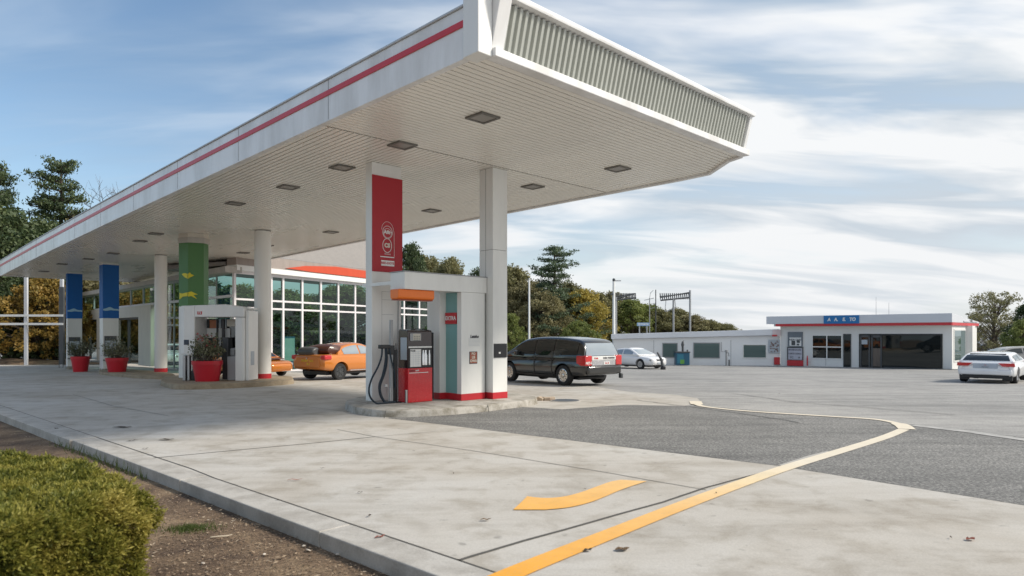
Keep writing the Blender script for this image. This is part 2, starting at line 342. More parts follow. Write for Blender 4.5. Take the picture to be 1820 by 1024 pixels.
# dark asphalt patch
pa = [gp(690, 744), gp(760, 752), gp(1385, 829), gp(1820, 899), gp(2150, 955), gp(2100, 800), gp(1820, 778), gp(1640, 758), gp(1600, 752), gp(1550, 744), gp(1400, 735), gp(1262, 723), gp(1215, 722), gp(1110, 720), gp(1000, 728), gp(900, 722), gp(700, 728)]
sheet('asphalt_patch', pa, 0.006, PATCH)
def strip(name, pts, w, off, mat, parent=None):
    L = []; Rr = []
    for i, p in enumerate(pts):
        d = (pts[min(i + 1, len(pts) - 1)] - pts[max(i - 1, 0)]); d.z = 0; d.normalize(); n = Vector((-d.y, d.x, 0)); ww = w[i] if isinstance(w, (list, tuple)) else w
        L.append(p + n * ww / 2); Rr.append(p - n * ww / 2)
    mb = MB(); vs = []
    for a, b in zip(L, Rr): vs += [(a.x, a.y, g(a.y) + off), (b.x, b.y, g(b.y) + off)]
    mb.add(vs, [(2 * i, 2 * i + 1, 2 * i + 3, 2 * i + 2) for i in range(len(pts) - 1)])
    return mb.build(name, mat, parent)
def dens(px, k=6):
    P = [gp(*p) for p in px]; out = []
    for a, b in zip(P, P[1:]):
        for i in range(k): out.append(a.lerp(b, i / k))
    return out + [P[-1]]
JOINT = paint('joint filler', (0.10, 0.095, 0.085), 0.9, wear=0.1, scale=8)
JOINT_LIGHT = paint('faint joint filler', (0.22, 0.21, 0.19), 0.9, wear=0.1, scale=8)
def wob(P, amp):
    return [p + Vector((rnd.uniform(-amp, amp), rnd.uniform(-amp, amp), 0)) for p in P]
for px, w, mt in (([(780, 1008), (930, 963), (1180, 893), (1260, 866), (1390, 832)], 0.035, JOINT), ([(262, 816), (420, 801), (560, 788), (667, 777)], 0.022, JOINT),
              ([(667, 777), (780, 767)], 0.012, JOINT_LIGHT), ([(600, 764), (667, 777), (840, 802), (1050, 836), (1255, 872)], 0.016, JOINT_LIGHT), ([(130, 702), (200, 722), (300, 740)], 0.02, JOINT_LIGHT),
              ([(330, 699), (450, 713), (640, 735)], 0.02, JOINT_LIGHT)):
    strip('expansion_joint', wob(dens(px, 8), 0.004), w, 0.0085, mt, apron)
# kerb: flush with the apron, a real step down to the bed
kerb_root = tag(bpy.data.objects.new('kerb', None), kind='structure'); COL.objects.link(kerb_root)
t0 = knear; segs = [knear, -7, -1.5, 1.55, 4.6, 8.95, 13, 17, 22, 28, 36, 48, 70, 110]
for i, (a, b) in enumerate(zip(segs, segs[1:])):
    mb = MB(); A = a + 0.006; B = b - 0.006; za, zb = g(kp(a).y), g(kp(b).y); j = rnd.uniform(-0.008, 0.008) + (0.035 if i >= 5 else 0)
    q = [kp(A, -0.02 - j), kp(B, -0.02 - j), kp(B, 0.30 + (0.04 if i >= 5 else 0)), kp(A, 0.30 + (0.04 if i >= 5 else 0))]; up = 0.012 + (0.006 if i >= 5 else 0)
    vs = [(q[0].x, q[0].y, za - .4), (q[1].x, q[1].y, zb - .4), (q[2].x, q[2].y, zb - .4), (q[3].x, q[3].y, za - .4)] + [(q[0].x, q[0].y, za + up), (q[1].x, q[1].y, zb + up), (q[2].x, q[2].y, zb + up), (q[3].x, q[3].y, za + up)]
    mb.add(vs, [(3, 2, 1, 0), (4, 5, 6, 7), (0, 1, 5, 4), (1, 2, 6, 5), (2, 3, 7, 6), (3, 0, 4, 7)])
    mb.build('kerb_stone', KERB, kerb_root, bevel=0.012)
strip('expansion_joint', [kp(t_, .315 + (.04 if t_ > 4.6 else 0)) for t_ in [-6 + .8 * i for i in range(60)]], .018, .0085, JOINT, apron)
# painted line and arrow
def smooth_line(px, k=8):
    P = [gp(*p) for p in px]; out = []
    for i in range(len(P) - 1):
        p0, p1, p2, p3 = P[max(i - 1, 0)], P[i], P[i + 1], P[min(i + 2, len(P) - 1)]
        for j in range(k):
            t = j / k
            out.append(0.5 * ((2 * p1) + (p2 - p0) * t + (2 * p0 - 5 * p1 + 4 * p2 - p3) * t * t + (3 * p1 - p0 - 3 * p2 + p3) * t ** 3))
    return out + [P[-1]]
line_pts = smooth_line([(800, 1075), (905, 1024), (1100, 945), (1250, 886), (1390, 835), (1500, 801), (1570, 779), (1607, 764)])
lw = [0.21 - 0.03 * i / len(line_pts) for i in range(len(line_pts))]
tag(strip('painted_line', line_pts, lw, 0.0125, LINE), kind='structure')
tip = smooth_line([(1612, 764), (1597, 754.5), (1555, 746.5), (1480, 741.5), (1400, 736.5), (1320, 731), (1258, 724.5), (1240, 720), (1236, 714)])
tag(strip('faded_line', tip, [0.28] * 9 + [0.16] * (len(tip) - 17) + [0.3] * 8, 0.0160, LINE), kind='structure')
arr = [(912, 908), (925, 896), (937, 884)] 
up_e = [(952, 886), (975, 887), (1005, 884), (1035, 876), (1062, 866), (1085, 858), (1104, 854.5)]
lo_e = [(1150, 857), (1122, 866), (1100, 874), (1072, 886), (1045, 896), (1010, 904), (970, 908)]
def cat2(p, k=4):
    out = []
    for i in range(len(p) - 1):
        a, b, c, d = p[max(i - 1, 0)], p[i], p[i + 1], p[min(i + 2, len(p) - 1)]
        for j in range(k):
            t = j / k; out.append(tuple(0.5 * (2 * b[q] + (c[q] - a[q]) * t + (2 * a[q] - 5 * b[q] + 4 * c[q] - d[q]) * t * t + (d[q] - a[q] + 3 * b[q] - 3 * c[q]) * t ** 3) for q in (0, 1)))
    return out + [p[-1]]
sheet('painted_arrow', [gp(*p) for p in arr + cat2(up_e) + cat2(lo_e)], 0.0125, ARROW)
strip('worn_paint_trace', dens([(1388, 829), (1440, 812), (1474, 803.5)], 4), 0.07, 0.0105, paint('worn paint', (0.42, 0.40, 0.37), 0.85, wear=0.05, scale=9))['kind'] = 'structure'
strip('worn_paint_trace', dens([(1625, 757), (1720, 768), (1830, 784)], 4), 0.25, 0.0125, paint('worn paint pale', (0.44, 0.43, 0.41), 0.85, wear=0.25, scale=5))['kind'] = 'structure'
CRACK = paint('tar crack', (0.07, 0.07, 0.07), 0.8)
for px in ([(1300, 700), (1420, 716), (1560, 727), (1700, 738)], [(1120, 690), (1230, 684), (1330, 683)], [(1130, 712), (1230, 724), (1330, 738), (1420, 752)], [(1380, 672), (1500, 680), (1640, 684)]):
    strip('pavement_crack', wob(dens(px, 7), 0.05), 0.035, 0.0165, CRACK)['kind'] = 'structure'

# ---------------------------------------------------------------- canopy
CN = at(845, 92, 9.57); H0 = CN.z; CW, CL, XE = 9.1, 46.0, 8.05
def BM(a): return 8.05 + .16 * a / .41 if a < .41 else (8.21 + .82 * (a - .41) / .96 if a < 1.37 else min(9.1, 9.03 + (a - 1.37) * .09))
def H(a): return H0 - 0.37 * (a / CL) ** 2
def TH(a): return 0.73 + 0.2 * a / CL
cano = thing('canopy', 'huge white fuel station canopy with red striped fascia and ribbed end panel', 'canopy', (CN.x, CN.y, 0), A1)
AS = [0, 3, 6, 10, 15, 20, 25, 30, 35, 40, 43, 46]
mb = MB()                                     # soffit boards, mitred direction change at 4.6 m
bw, gap = 0.110, 0.026
a = 0.10
while a < 4.6:
    e = min(a + bw, 4.6); xa, xe = BM(a) - .12, BM(e) - .12; mb.add([(0.13, a, H(a)), (xa, a, H(a)), (xe, e, H(e)), (0.13, e, H(e)), (0.13, a, H(a) + .02), (xa, a, H(a) + .02), (xe, e, H(e) + .02), (0.13, e, H(e) + .02)], [(0, 1, 2, 3), (0, 4, 5, 1), (3, 2, 6, 7)]); a += bw + gap
b = 0.13
AB = [4.63] + [x for x in AS if x > 4.7]
while b < CW - 0.12:
    e = min(b + bw, CW - 0.12); vs = []; fs = []
    for x in AB: vs += [(b, x, H(x)), (e, x, H(x)), (b, x, H(x) + .02), (e, x, H(x) + .02)]
    for i in range(len(AB) - 1): k = 4 * i; fs += [(k, k + 4, k + 5, k + 1), (k, k + 2, k + 6, k + 4), (k + 1, k + 5, k + 7, k + 3)]
    mb.add(vs, fs); b += bw + gap
mb.build('soffit', SOFFIT, cano)
mb = MB(); vs = []; fs = []
AD = [0, .41, .9, 1.37, 2.2] + AS[1:]
for x in AD: vs += [(0.1, x, H(x) + .03), (BM(x) - .1, x, H(x) + .03), (0.1, x, H(x) + TH(x) - .1), (BM(x) - .1, x, H(x) + TH(x) - .1)]
for i in range(len(AD) - 1):
    k = 4 * i; fs += [(k, k + 4, k + 5, k + 1), (k + 2, k + 3, k + 7, k + 6), (k, k + 2, k + 6, k + 4), (k + 1, k + 5, k + 7, k + 3)]
fs += [(0, 1, 3, 2), (4 * len(AD) - 4, 4 * len(AD) - 2, 4 * len(AD) - 1, 4 * len(AD) - 3)]
mb.add(vs, fs); mb.build('roof_deck', SOFFIT_GAP, cano)
def rail(name, b0, b1, zlo, zhi, mat, a0=0.02, a1=CL, bev=0.01):
    mb = MB(); vs = []; xs = [a0] + [x for x in AS if a0 < x < a1] + [a1]
    for x in xs:
        l = H(x) + zlo(x); h = H(x) + zhi(x); vs += [(b0, x, l), (b1, x, l), (b1, x, h), (b0, x, h)]
    n = len(xs); fs = [(0, 1, 2, 3), (4 * n - 1, 4 * n - 2, 4 * n - 3, 4 * n - 4)]
    for i in range(n - 1):
        k = 4 * i
        for j in range(4): fs.append((k + j, k + (j + 1) % 4, k + 4 + (j + 1) % 4, k + 4 + j))
    return mb.add(vs, fs).build(name, mat, cano, bevel=bev)
rail('fascia', 0.0, 0.12, lambda x: -0.03, lambda x: TH(x), FASCIA)
rail('red_stripe', -0.018, -0.001, lambda x: TH(x) * 0.60, lambda x: TH(x) * 0.735, RED_STRIPE, 0.25, CL, 0.004)
rail('top_flashing', -0.03, 0.13, lambda x: TH(x) + 0.002, lambda x: TH(x) + 0.035, paint('flashing grey', (0.5, 0.53, 0.56), 0.4, wear=0.1), 0.25, CL, 0.006)
vs = []; 
for x in AD: vs += [(BM(x) - .11, x + .02, H(x) - .05), (BM(x), x, H(x) - .05), (BM(x), x, H(x) + TH(x)), (BM(x) - .11, x + .02, H(x) + TH(x))]
n = len(AD); MB().add(vs, [(4 * i + j, 4 * i + (j + 1) % 4, 4 * i + 4 + (j + 1) % 4, 4 * i + 4 + j) for i in range(n - 1) for j in range(4)] + [(0, 1, 2, 3), (4 * n - 4, 4 * n - 1, 4 * n - 2, 4 * n - 3)]).build('back_fascia', FASCIA, cano)
mb = MB(); 
for x in (4.2, 8.4, 12.6, 16.8, 21, 25.2, 29.4, 33.6, 37.8, 42):
    MB().box(-0.0035, 0.0, x, x + 0.02, H(x) + 0.0, H(x) + TH(x) * 0.595).build('panel_seam', GREY, cano); MB().box(-0.0035, 0.0, x, x + 0.02, H(x) + TH(x) * 0.74, H(x) + TH(x)).build('panel_seam', GREY, cano)
MB().box(0.0, CW, CL + .002, CL + .1, H(CL) - .03, H(CL) + TH(CL)).build('end_fascia', FASCIA, cano)
# near end: base band, leaning ribbed sheet, round top trim, corner box and cheek
MB().box(0.242, XE, -0.16, 0.05, H0 - 0.03, H0 + 0.10).build('end_trim', FASCIA, cano, bevel=0.012)
mb = MB(); y_b, y_t, zb, zt = -0.03, -0.20, H0 + 0.104, H0 + 0.80; pit = 0.122; x = 0.48; vs = []; rows = []
while x < XE - 0.14:
    rows += [(x, 0.0), (x + pit * .40, 0.0), (x + pit * .52, 0.045), (x + pit * .90, 0.045)]; x += pit
for (xx, dp) in rows: vs += [(xx, y_b + dp, zb), (xx, y_t + dp, zt)]
mb.add(vs, [(2 * i, 2 * i + 2, 2 * i + 3, 2 * i + 1) for i in range(len(rows) - 1)]); mb.build('ribbed_panel', RIBM, cano)
MB().add([(0.3, 0.04, zb), (XE, 0.04, zb), (XE, -0.13, zt), (0.3, -0.13, zt)], [(0, 1, 2, 3)]).build('rib_backing', RIBM, cano)
mb = MB(); prof = []
for i in range(13):
    t = i / 12 * math.pi * 1.25 - 0.4; prof.append((-0.17 - 0.12 * math.cos(t), H0 + 0.87 + 0.10 * math.sin(t)))
prof += [(-0.05, H0 + 0.80)]
vs = []; xs = [0.5, XE * .33, XE * .66, XE + .02]
for xx in xs: vs += [(xx, p[0], p[1]) for p in prof]
n = len(prof); fs = [(k * n + i, k * n + (i + 1) % n, (k + 1) * n + (i + 1) % n, (k + 1) * n + i) for k in range(3) for i in range(n)] + [tuple(range(n)), tuple(3 * n + i for i in range(n))]
mb.add(vs, fs).build('top_trim', FASCIA, cano, smooth=True)
MB().box(-0.035, 0.235, -0.10, 0.24, H0 - 0.035, H0 + 1.02).build('corner_post', WHITE, cano, bevel=0.012)
MB().slab([(.242, .05, H0 + .105), (.242, -.075, H0 + .105), (.242, -.265, zt), (.242, -.30, H0 + .93), (.242, -.24, H0 + 1.0), (.242, .05, H0 + 1.0)], (.235, 0, 0)).build('corner_cheek', FASCIA, cano, bevel=.01)
MB().slab([(XE - .1, .05, H0 + .105), (XE - .1, -.05, H0 + .105), (XE - .1, -.225, zt), (XE - .1, -.2, H0 + .85), (XE - .1, .05, H0 + .85)], (.11, 0, 0)).build('end_cap', FASCIA, cano, bevel=.01)
MB().box(0.13, XE, 0.06, 0.10, H0 + .03, H0 + .85).build('end_wall', FASCIA, cano)
# recessed lights (off)
def on_canopy(px, py):
    Z = 10.0
    for _ in range(40):
        p = at(px, py, Z); q = p - Vector((CN.x, CN.y, 0)); a = q.dot(D1); h = H(min(max(a, 0), CL)); Z = (h - CAMH) * F / (HY - py)
    return a, q.dot(D2), h
rows = [[(858, 208), (715, 257), (608, 297), (512, 332), (418, 361), (277, 415), (249, 428), (201, 450), (157, 460), (110, 469), (78, 482)],
        [(1098, 299), (947, 331), (767, 374), (588, 412), (474, 436), (432, 449), (395, 462)], [(327, 477), (253, 502), (228, 504)]]
ordn = ['first', 'second', 'third', 'fourth', 'fifth', 'sixth', 'seventh', 'eighth', 'ninth', 'tenth', 'eleventh']
rn = ['in the red striped fascia row', 'in the square white column row', 'in the blue column row']
proto = None
for r, row in enumerate(rows):
    for i, (px, py) in enumerate(row):
        a, b, h = on_canopy(px, py)
        if not (0.3 < b < BM(a) - .3 and 0.3 < a < CL - .3): b = min(max(b, 0.5), CW - .5); a = min(a, CL - .5); h = H(a)
        w = CN + D1 * a + D2 * b
        if proto is None:
            T = proto = thing('ceiling_light', '', 'ceiling light', (0, 0, 0), A1)
            s = .185; mb = MB()
            for q in ((-s - .05, s + .05, -s - .05, -s), (-s - .05, s + .05, s, s + .05), (-s - .05, -s, -s, s), (s, s + .05, -s, s)): mb.box(*q, -.035, 0.0)
            mb.build('frame', paint('lamp frame', (.16, .15, .135), .5), T); MB().box(-s, s, -s, s, -.022, -.008).build('lens', VENT, T)
        else: T = copy_tree(proto)
        T.location = (w.x, w.y, h - 0.001)
        T['label'] = '%s dark soffit light from the ribbed end, %s' % (ordn[i], rn[r]); T['group'] = 'unlit lights in the canopy soffit'
MB
# ---------------------------------------------------------------- near island, columns, portal, pump
def island(name, pxs, top, bot_off, mat, label, flare=0.04, zt=None):
    P = [gp(x, y, top) for x, y in pxs]; c = sum(P, Vector()) / len(P)
    # round it off
    Q = []
    for i in range(len(P)):
        p0, p1, p2, p3 = P[i - 1], P[i], P[(i + 1) % len(P)], P[(i + 2) % len(P)]
        for j in range(5):
            t = j / 5; Q.append(0.5 * ((2 * p1) + (p2 - p0) * t + (2 * p0 - 5 * p1 + 4 * p2 - p3) * t * t + (3 * p1 - p0 - 3 * p2 + p3) * t ** 3))
    n = len(Q); vs = []
    for k, (fl, zz) in enumerate(((flare + .02, -bot_off), (flare * .6, top * .5), (0.012, top - .02), (0.0, top - .004), (-0.03, top))):
        for q in Q:
            d = (q - c); d.z = 0; d.normalize(); p = q + d * fl; zb = g(p.y); vs.append((p.x - c.x, p.y - c.y, zb + zz - c.z))
    fs = [(k * n + i, k * n + (i + 1) % n, (k + 1) * n + (i + 1) % n, (k + 1) * n + i) for k in range(4) for i in range(n)] + [tuple(4 * n + i for i in range(n))]
    T = thing(name, label, 'kerb island', c); o = MB().add(vs, fs).build('concrete_plinth', mat, T, smooth=True, angle=50); return T, c
isl, ic = island('pump_island', [(616, 713), (628, 722), (660, 727), (700, 729), (780, 726.5), (860, 720), (940, 710.5), (953, 706), (940, 701), (880, 697), (760, 694), (680, 700), (630, 707)], 0.15, 0.1, ISLAND, 'weathered concrete kerb island under the red and black fuel pump')
for px0, py0, px1, py1 in ((686, 728.7, 683, 742), (867, 719.2, 869, 732)):
    mb = MB()
    p = gp(px0, py0, .15); q = gp(px1, py1 + 1.5, 0.0); o = Vector((0, -0.02, 0.0))
    mb.tube([p - ic + Vector((0, .02, .0)), p.lerp(q, .3) - ic + o, q - ic + o], 0.008, 5)
    mb.build('kerb_joint', JOINT, isl)
def ctop(p):
    q = Vector((p.x, p.y, 0)) - Vector((CN.x, CN.y, 0)); return H(min(max(q.dot(D1), 0), CL))
ITOP = 0.15
# square white column
wc = gp(876, 709.5, ITOP); WC = thing('canopy_column', 'square white panelled canopy column with black card reader beside the portal', 'column', wc, A1, 'columns carrying the canopy')
sw = ray_s(wc, D2, 901.5); sl = 0.49; ht = ctop(wc) - wc.z
mb = MB(); mb.box(0, sw, 0, sl, 0.155, ht * .645); mb.box(0, sw, 0, sl, ht * .645 + .008, ht - .006); mb.build('shaft', WHITE_COL, WC, bevel=0.004)
MB().box(.01, sw - .01, .01, sl - .01, 0, ht).build('core', DGREY, WC)
MB().box(-.006, sw + .006, -.006, sl + .006, 0, 0.155).build('skirting', RED, WC, bevel=.003)
mb = MB(); mb.box(-.003, 0.0, sl * .52, sl * .52 + .008, .16, ht); mb.build('panel_seam', DGREY, WC)
cr = MB().box(.03, sw - .03, -.025, -.002, zat(636, wc.y) - wc.z, zat(611, wc.y) - wc.z).build('card_reader', BLACK, WC, bevel=.006)
MB().box(.17, .23, -.032, -.0255, zat(629, wc.y) - wc.z, zat(626, wc.y) - wc.z).build('slot_lamp', PAPER, cr)
# red banner column
rc = gp(661, 713.5, ITOP); rw = ray_s(rc, D2, 713); RC = thing('canopy_column', 'slab canopy column with tall red banner panel behind the pump hoses', 'column', rc, A1, 'columns carrying the canopy'); ht = ctop(rc) - rc.z
MB().box(0, rw, 0, .27, 0, ht - .004).build('shaft', WHITE_COL, RC, bevel=.008)
bz0 = zat(482, rc.y) - rc.z; bz1 = zat(310, rc.y) - rc.z
ban = MB().box(-.004, rw + .02, -.03, -.002, bz0, bz1).build('banner', RED_BANNER, RC, bevel=.006)
def ring(mb, cx, cz, rx, rz, y, r=.006, n=36, a0=0, a1=2 * math.pi):
    mb.tube([(cx + rx * math.cos(a0 + (a1 - a0) * i / n), y, cz + rz * math.sin(a0 + (a1 - a0) * i / n)) for i in range(n + 1)], r, 5)
mb = MB(); zc1 = zat(410, rc.y) - rc.z; zc2 = zat(434, rc.y) - rc.z; cx = rw * .50
ring(mb, cx, zc1, .135, .15, -.032); ring(mb, cx, zc1 - .02, .11, .11, -.032, .005); ring(mb, cx - .01, zc2, .125, .165, -.032, .008)
mb.tube([(cx + .155, -.032, zc1 + .12), (cx + .185, -.032, zc1), (cx + .19, -.032, zc2 - .25)], .0045, 5); ring(mb, cx, zc1 + .05, .165, .2, -.032, .004, 24, 0.2, math.pi)
mb.box(cx - .2, cx + .19, -.034, -.0305, zc2 - .285, zc2 - .262)
mb.build('emblem', PAPER, ban)
text('emblem_lettering', 'Afite', .12, PAPER, ban, (cx + .01, -.0325, zc1 + .0), bold=.004, shear=.15); text('emblem_letters', 'CS', .13, CREAM, ban, (cx - .01, -.0325, zc2), bold=.008)
text('caption', 'Samerry', .05, PAPER, ban, (cx, -.0325, zc2 - .2))
pl = MB().box(cx - .18, cx + .19, -.036, -.0305, zat(471, rc.y) - rc.z, zat(461, rc.y) - rc.z).build('caption_plate', PAPER, ban)
text('plate_lettering', 'RED-DOTS', .075, RED, pl, (cx, -.038, zat(466, rc.y) - rc.z), bold=.002)
mb = MB(); z1 = zat(517, rc.y) - rc.z
mb.box(.27, .60, -.003, 0, z1 - .006, z1); mb.box(.27, .276, -.003, 0, .9, z1); mb.box(.27, .60, -.003, 0, z1 - .20, z1 - .194); mb.box(.27, .6, -.003, 0, z1 - .55, z1 - .544); mb.build('panel_seam', GREY, RC)
mb = MB(); mb.tube([(rw - .05, -.02, bz0 - .02), (rw - .10, -.03, bz0 - .6), (rw - .12, -.03, .9), (rw - .1, -.03, .05)], .012, 6); mb.tube([(rw - .17, -.02, .1), (rw - .19, -.02, .7), (rw - .17, -.02, 1.35)], .01, 6); mb.build('conduit', GREY, RC, smooth=True)
# portal
P = gp(820, 712.5, ITOP); PT = thing('portal_frame', 'white portal with deep lintel, teal side panel and red skirting beside the pump', 'portal', P, A1)
pw = ray_s(P, D2, 861.5); zl0 = 2.72 - P.z; zl1 = 3.10 - P.z
MB().box(0, pw, 0, .16, .155, zl0 - .004).build('front_pier', WHITE_COL, PT, bevel=.004)
xl = ray_s(P, D2, 719); xr = ray_s(P, D2, 865)
MB().box(xl, xr, -.004, .55, zl0, zl1).build('lintel', WHITE_COL, PT, bevel=.006)
MB().box(xl - .02, xr + .01, -.02, .57, zl1 + .002, zl1 + .02).build('coping', GREY, PT)
MB().box(.03, pw - .03, .165, .62, 0.0, zl0 - .005).build('teal_panel', TEAL, PT)
MB().box(-.16, pw - .03, .625, 1.12, .155, zl0 - .005).build('rear_pier', WHITE_COL, PT, bevel=.004)
MB().box(.0, pw - .03, .56, 1.12, zl0, zl1 - .01).build('rear_lintel', WHITE_COL, PT)
mb = MB(); mb.box(-.006, pw + .006, -.006, .163, 0, .155); mb.box(.024, .2, .168, .618, 0, .1555); mb.box(-.166, pw - .03, .62, 1.126, 0, .1548); mb.build('skirting', RED, PT, bevel=.003)
MB().box(xl + .02, xl + .10, .552, 1.75, zl0 + .12, zl0 + .20).build('tie_bar', WHITE_COL, PT)
sg = MB().box(-.01, .028, .19, .60, zat(576, P.y + .3) - P.z, zat(556, P.y + .3) - P.z).build('name_plate', RED, PT, bevel=.004)
text('plate_lettering', 'EXTRA', .13, PAPER, sg, (-.013, .395, zat(566, P.y + .3) - P.z), rz=-90, bold=.004)
zz = lambda py: zat(py, P.y) - P.z
sx = lambda px: ray_s(P, D2, px)
nb = MB().box(sx(833), sx(853), -.004, -.001, zz(616), zz(601)).build('notice_sheet', PAPER, PT)
mb = MB()
for k in range(6): mb.box(sx(833.5), sx(852.5), -.0055, -.0042, zz(602.5 + k * 2.4) - .004, zz(602.5 + k * 2.4))
mb.build('printed_rule', PAPER_GREY, nb); text('notice_lettering', 'Latsho', .10, INK, nb, ((sx(833) + sx(853)) / 2, -.0045, zz(598.5)), bold=.004, shear=.2)
po = MB().box(sx(834), sx(848), -.008, -.001, zz(647.5), zz(625.5)).build('poster', DGREY, PT)
MB().box(sx(835), sx(847), -.0105, -.0082, zz(646.5), zz(626.5)).build('poster_sheet', paint('brick red print', (0.36, 0.10, 0.06), 0.5), po)
text('poster_lettering', 'BO\nLSI\nOWA', .085, CREAM, po, (sx(841), -.0112, zz(636)), bold=.004)
# orange lamp under the lintel
lp = P + D2 * sx(711) + D1 * .05; 
OL = thing('orange_canopy_lamp', 'rounded orange lamp housing slung under the portal lintel above the pump', 'lamp housing', (lp.x, lp.y, P.z + zl0), A1)
mb = MB(); pr = [(0, -.002), (0, -.19), (.05, -.22), (.30, -.22), (.34, -.19), (.34, -.002)]; Ln = sx(775) - sx(711)
mb.slab([(0, p[0], p[1]) for p in pr], (Ln, 0, 0)); mb.build('housing', ORANGE, OL, bevel=.03, seg=4, smooth=True)
MB().box(.02, Ln - .02, .04, .32, -.245, -.221).build('base_rim', paint('dark orange rim', (.35, .06, .02), .4), OL, bevel=.008)
mb = MB(); [mb.box(x, x + .03, -.003, .003, -.10, -.02) for x in (.12, .5, .8)]
# fuel pump
fp = gp(725.5, 716.5, ITOP); FP = thing('fuel_pump', 'red and black fuel pump with glass display on the kerb island', 'fuel pump', fp, A1)
w = ray_s(fp, D2, 768.5); d = .40; q = lambda py: zat(py, fp.y) - fp.z
MB().box(0, w, 0, d, .0, q(655)).build('lower_cabinet', paint('pump red', (0.55, 0.015, 0.022), .25, wear=.04, coat=.6), FP, bevel=.012)
up = MB(); zt = q(587)
up.slab([(0, .012, q(655) + .004), (0, .012, zt - .03), (0, .05, zt), (0, d - .05, zt + .025), (0, d - .012, zt - .03), (0, d - .012, q(655) + .004)], (w, 0, 0)); up.build('upper_cabinet', MAROON, FP, bevel=.015, seg=3)
MB().box(.02, w - .02, -.006, .0115, q(654.3), q(618.5)).build('display_recess', BLACK, FP)
mb = MB().box(.0, w - .03, -.02, -.0065, q(618.8), q(616)); mb.build('shelf_bar', PAPER, FP, bevel=.003)
dsp = MB().box(.05, .05 + .44 * w, -.012, -.0065, q(652.5), q(621)).build('price_display', PAPER, FP)
mb = MB()
for k in range(7): mb.box(.06, .05 + .42 * w, -.0135, -.0122, q(625 + k * 3.7) - .004, q(625 + k * 3.7))
for k in range(4): mb.box(.06 + k * .07, .063 + k * .07, -.0135, -.0122, q(651), q(624))
mb.build('printed_grid', PAPER_GREY, dsp); text('display_lettering', 'TO-83', .05, BLACK, dsp, (.12, -.0137, q(624)), bold=.002)
mb = MB()
for cx_, rr in ((.60 * w, .035), (.70 * w, .05), (.86 * w, .03)): mb.lathe([(rr, q(650)), (rr, q(632)), (rr * .6, q(627)), (rr * .6, q(623))], 12, (cx_, -.012 + rr * .1, 0))
mb.build('pump_meter', CHROME, FP, smooth=True)
scn = MB().box(.05, .36, -.012, .0115, q(606), q(592.5)).build('card_screen', GREY, FP, bevel=.006)
MB().box(.13, .335, -.015, -.0122, q(605), q(593.5)).build('screen_sheet', paint('screen paper', (.55, .52, .44), .4), scn)
mb = MB(); [mb.box(.15 + i * .045, .175 + i * .045, -.0165, -.0152, q(598 + j * 3.2) - .01, q(598 + j * 3.2) + .008) for i in range(4) for j in range(3)]; mb.build('key_pattern', DGREY, scn)
lb = MB().box(.03, .22 * w + .03, -.004, -.0005, q(661.5), q(657.5)).build('brand_plate', paint('deep red plate', (.25, .01, .015), .3), FP)
text('plate_lettering', 'GAST', .04, PAPER, lb, (.25, -.005, q(659.6)), bold=.002)
MB().box(.03, w * .82, -.004, -.0005, q(664), q(662.8)).build('trim_line', PAPER, FP)
MB().box(w + .001, w + .035, -.01, d * .8, .05, zt - .05).build('edge_guard', BLACK, FP, bevel=.012)
mb = MB(); mb.tube([(.1, .02, zt + .01), (.3, .0, zt + .03), (w - .1, .02, zt + .0), (w + .03, .04, zt - .12), (w + .045, .04, zt - .25)], .012, 6); mb.build('hose_rail', BLACK, FP, smooth=True)
MB().box(-.05, -.001, .02, .06, .0, .30).build('side_bracket', STEEL, FP, bevel=.004)
MB().box(-.003, -.0005, .05, .3, q(640), q(600)).build('side_notice', PAPER_GREY, FP)
# hose stand
hs = gp(702, 716, ITOP); HS = thing('hose_stand', 'black hose stand with blue black hoses looping to the kerb island', 'hose stand', hs, A1)
qz = lambda py: zat(py, hs.y) - hs.z; qx = lambda px: ray_s(hs, D2, px)
MB().box(-.035, .05, -.02, .08, .02, 1.22).build('post', BLACK, HS, bevel=.01)
MB().box(-.10, .14, -.06, .12, 0, .022).build('base_plate', BLACK, HS, bevel=.006)
MB().box(-.12, -.05, .0, .05, .02, 1.9).build('rear_post', GREY, HS)
mb = MB(); mb.box(qx(674), qx(692), -.06, .06, qz(619.5), qz(612.5)); mb.box(qx(690), -.02, -.03, .03, qz(630), qz(614)); mb.build('bracket', BLACK, HS, bevel=.02, seg=3)
for path, r, yo in (([(677, 619), (676, 632), (670, 650), (658, 672), (653.5, 690), (657, 704), (667, 713.5), (684, 718), (700, 718)], .021, -.05), ([(684, 617), (684, 640), (679, 665), (673, 682), (674, 698), (680, 710), (688, 716.5), (702, 718)], .024, -.03), ([(687, 616), (688, 640), (684, 662), (676, 684), (677.5, 700), (684, 712), (694, 717.5)], .02, .0),
                    ([(690, 618), (694, 640), (699, 660), (701, 690)], .018, -.04)):
    P3 = [Vector((qx(a), yo, qz(b))) for a, b in path]
    S = []
    for i in range(len(P3) - 1):
        p0, p1, p2, p3 = P3[max(i - 1, 0)], P3[i], P3[i + 1], P3[min(i + 2, len(P3) - 1)]
        for j in range(5):
            t = j / 5; S.append(0.5 * ((2 * p1) + (p2 - p0) * t + (2 * p0 - 5 * p1 + 4 * p2 - p3) * t * t + (3 * p1 - p0 - 3 * p2 + p3) * t ** 3))
    for p in S + [P3[-1]]: p.z = max(p.z, r + .001)
    MB().tube(S + [P3[-1]], r, 10).build('hose', HOSE, HS, smooth=True)
mb = MB(); mb.tube([(qx(691), .0, .02), (qx(690), 0, .3), (qx(686), 0, .42)], .012, 6); mb.tube([(qx(694), .0, .02), (qx(694), 0, .35)], .016, 6); mb.box(qx(684), qx(688), -.02, .02, .38, .44); mb.build('valve_pipe', STEEL, HS, smooth=True)
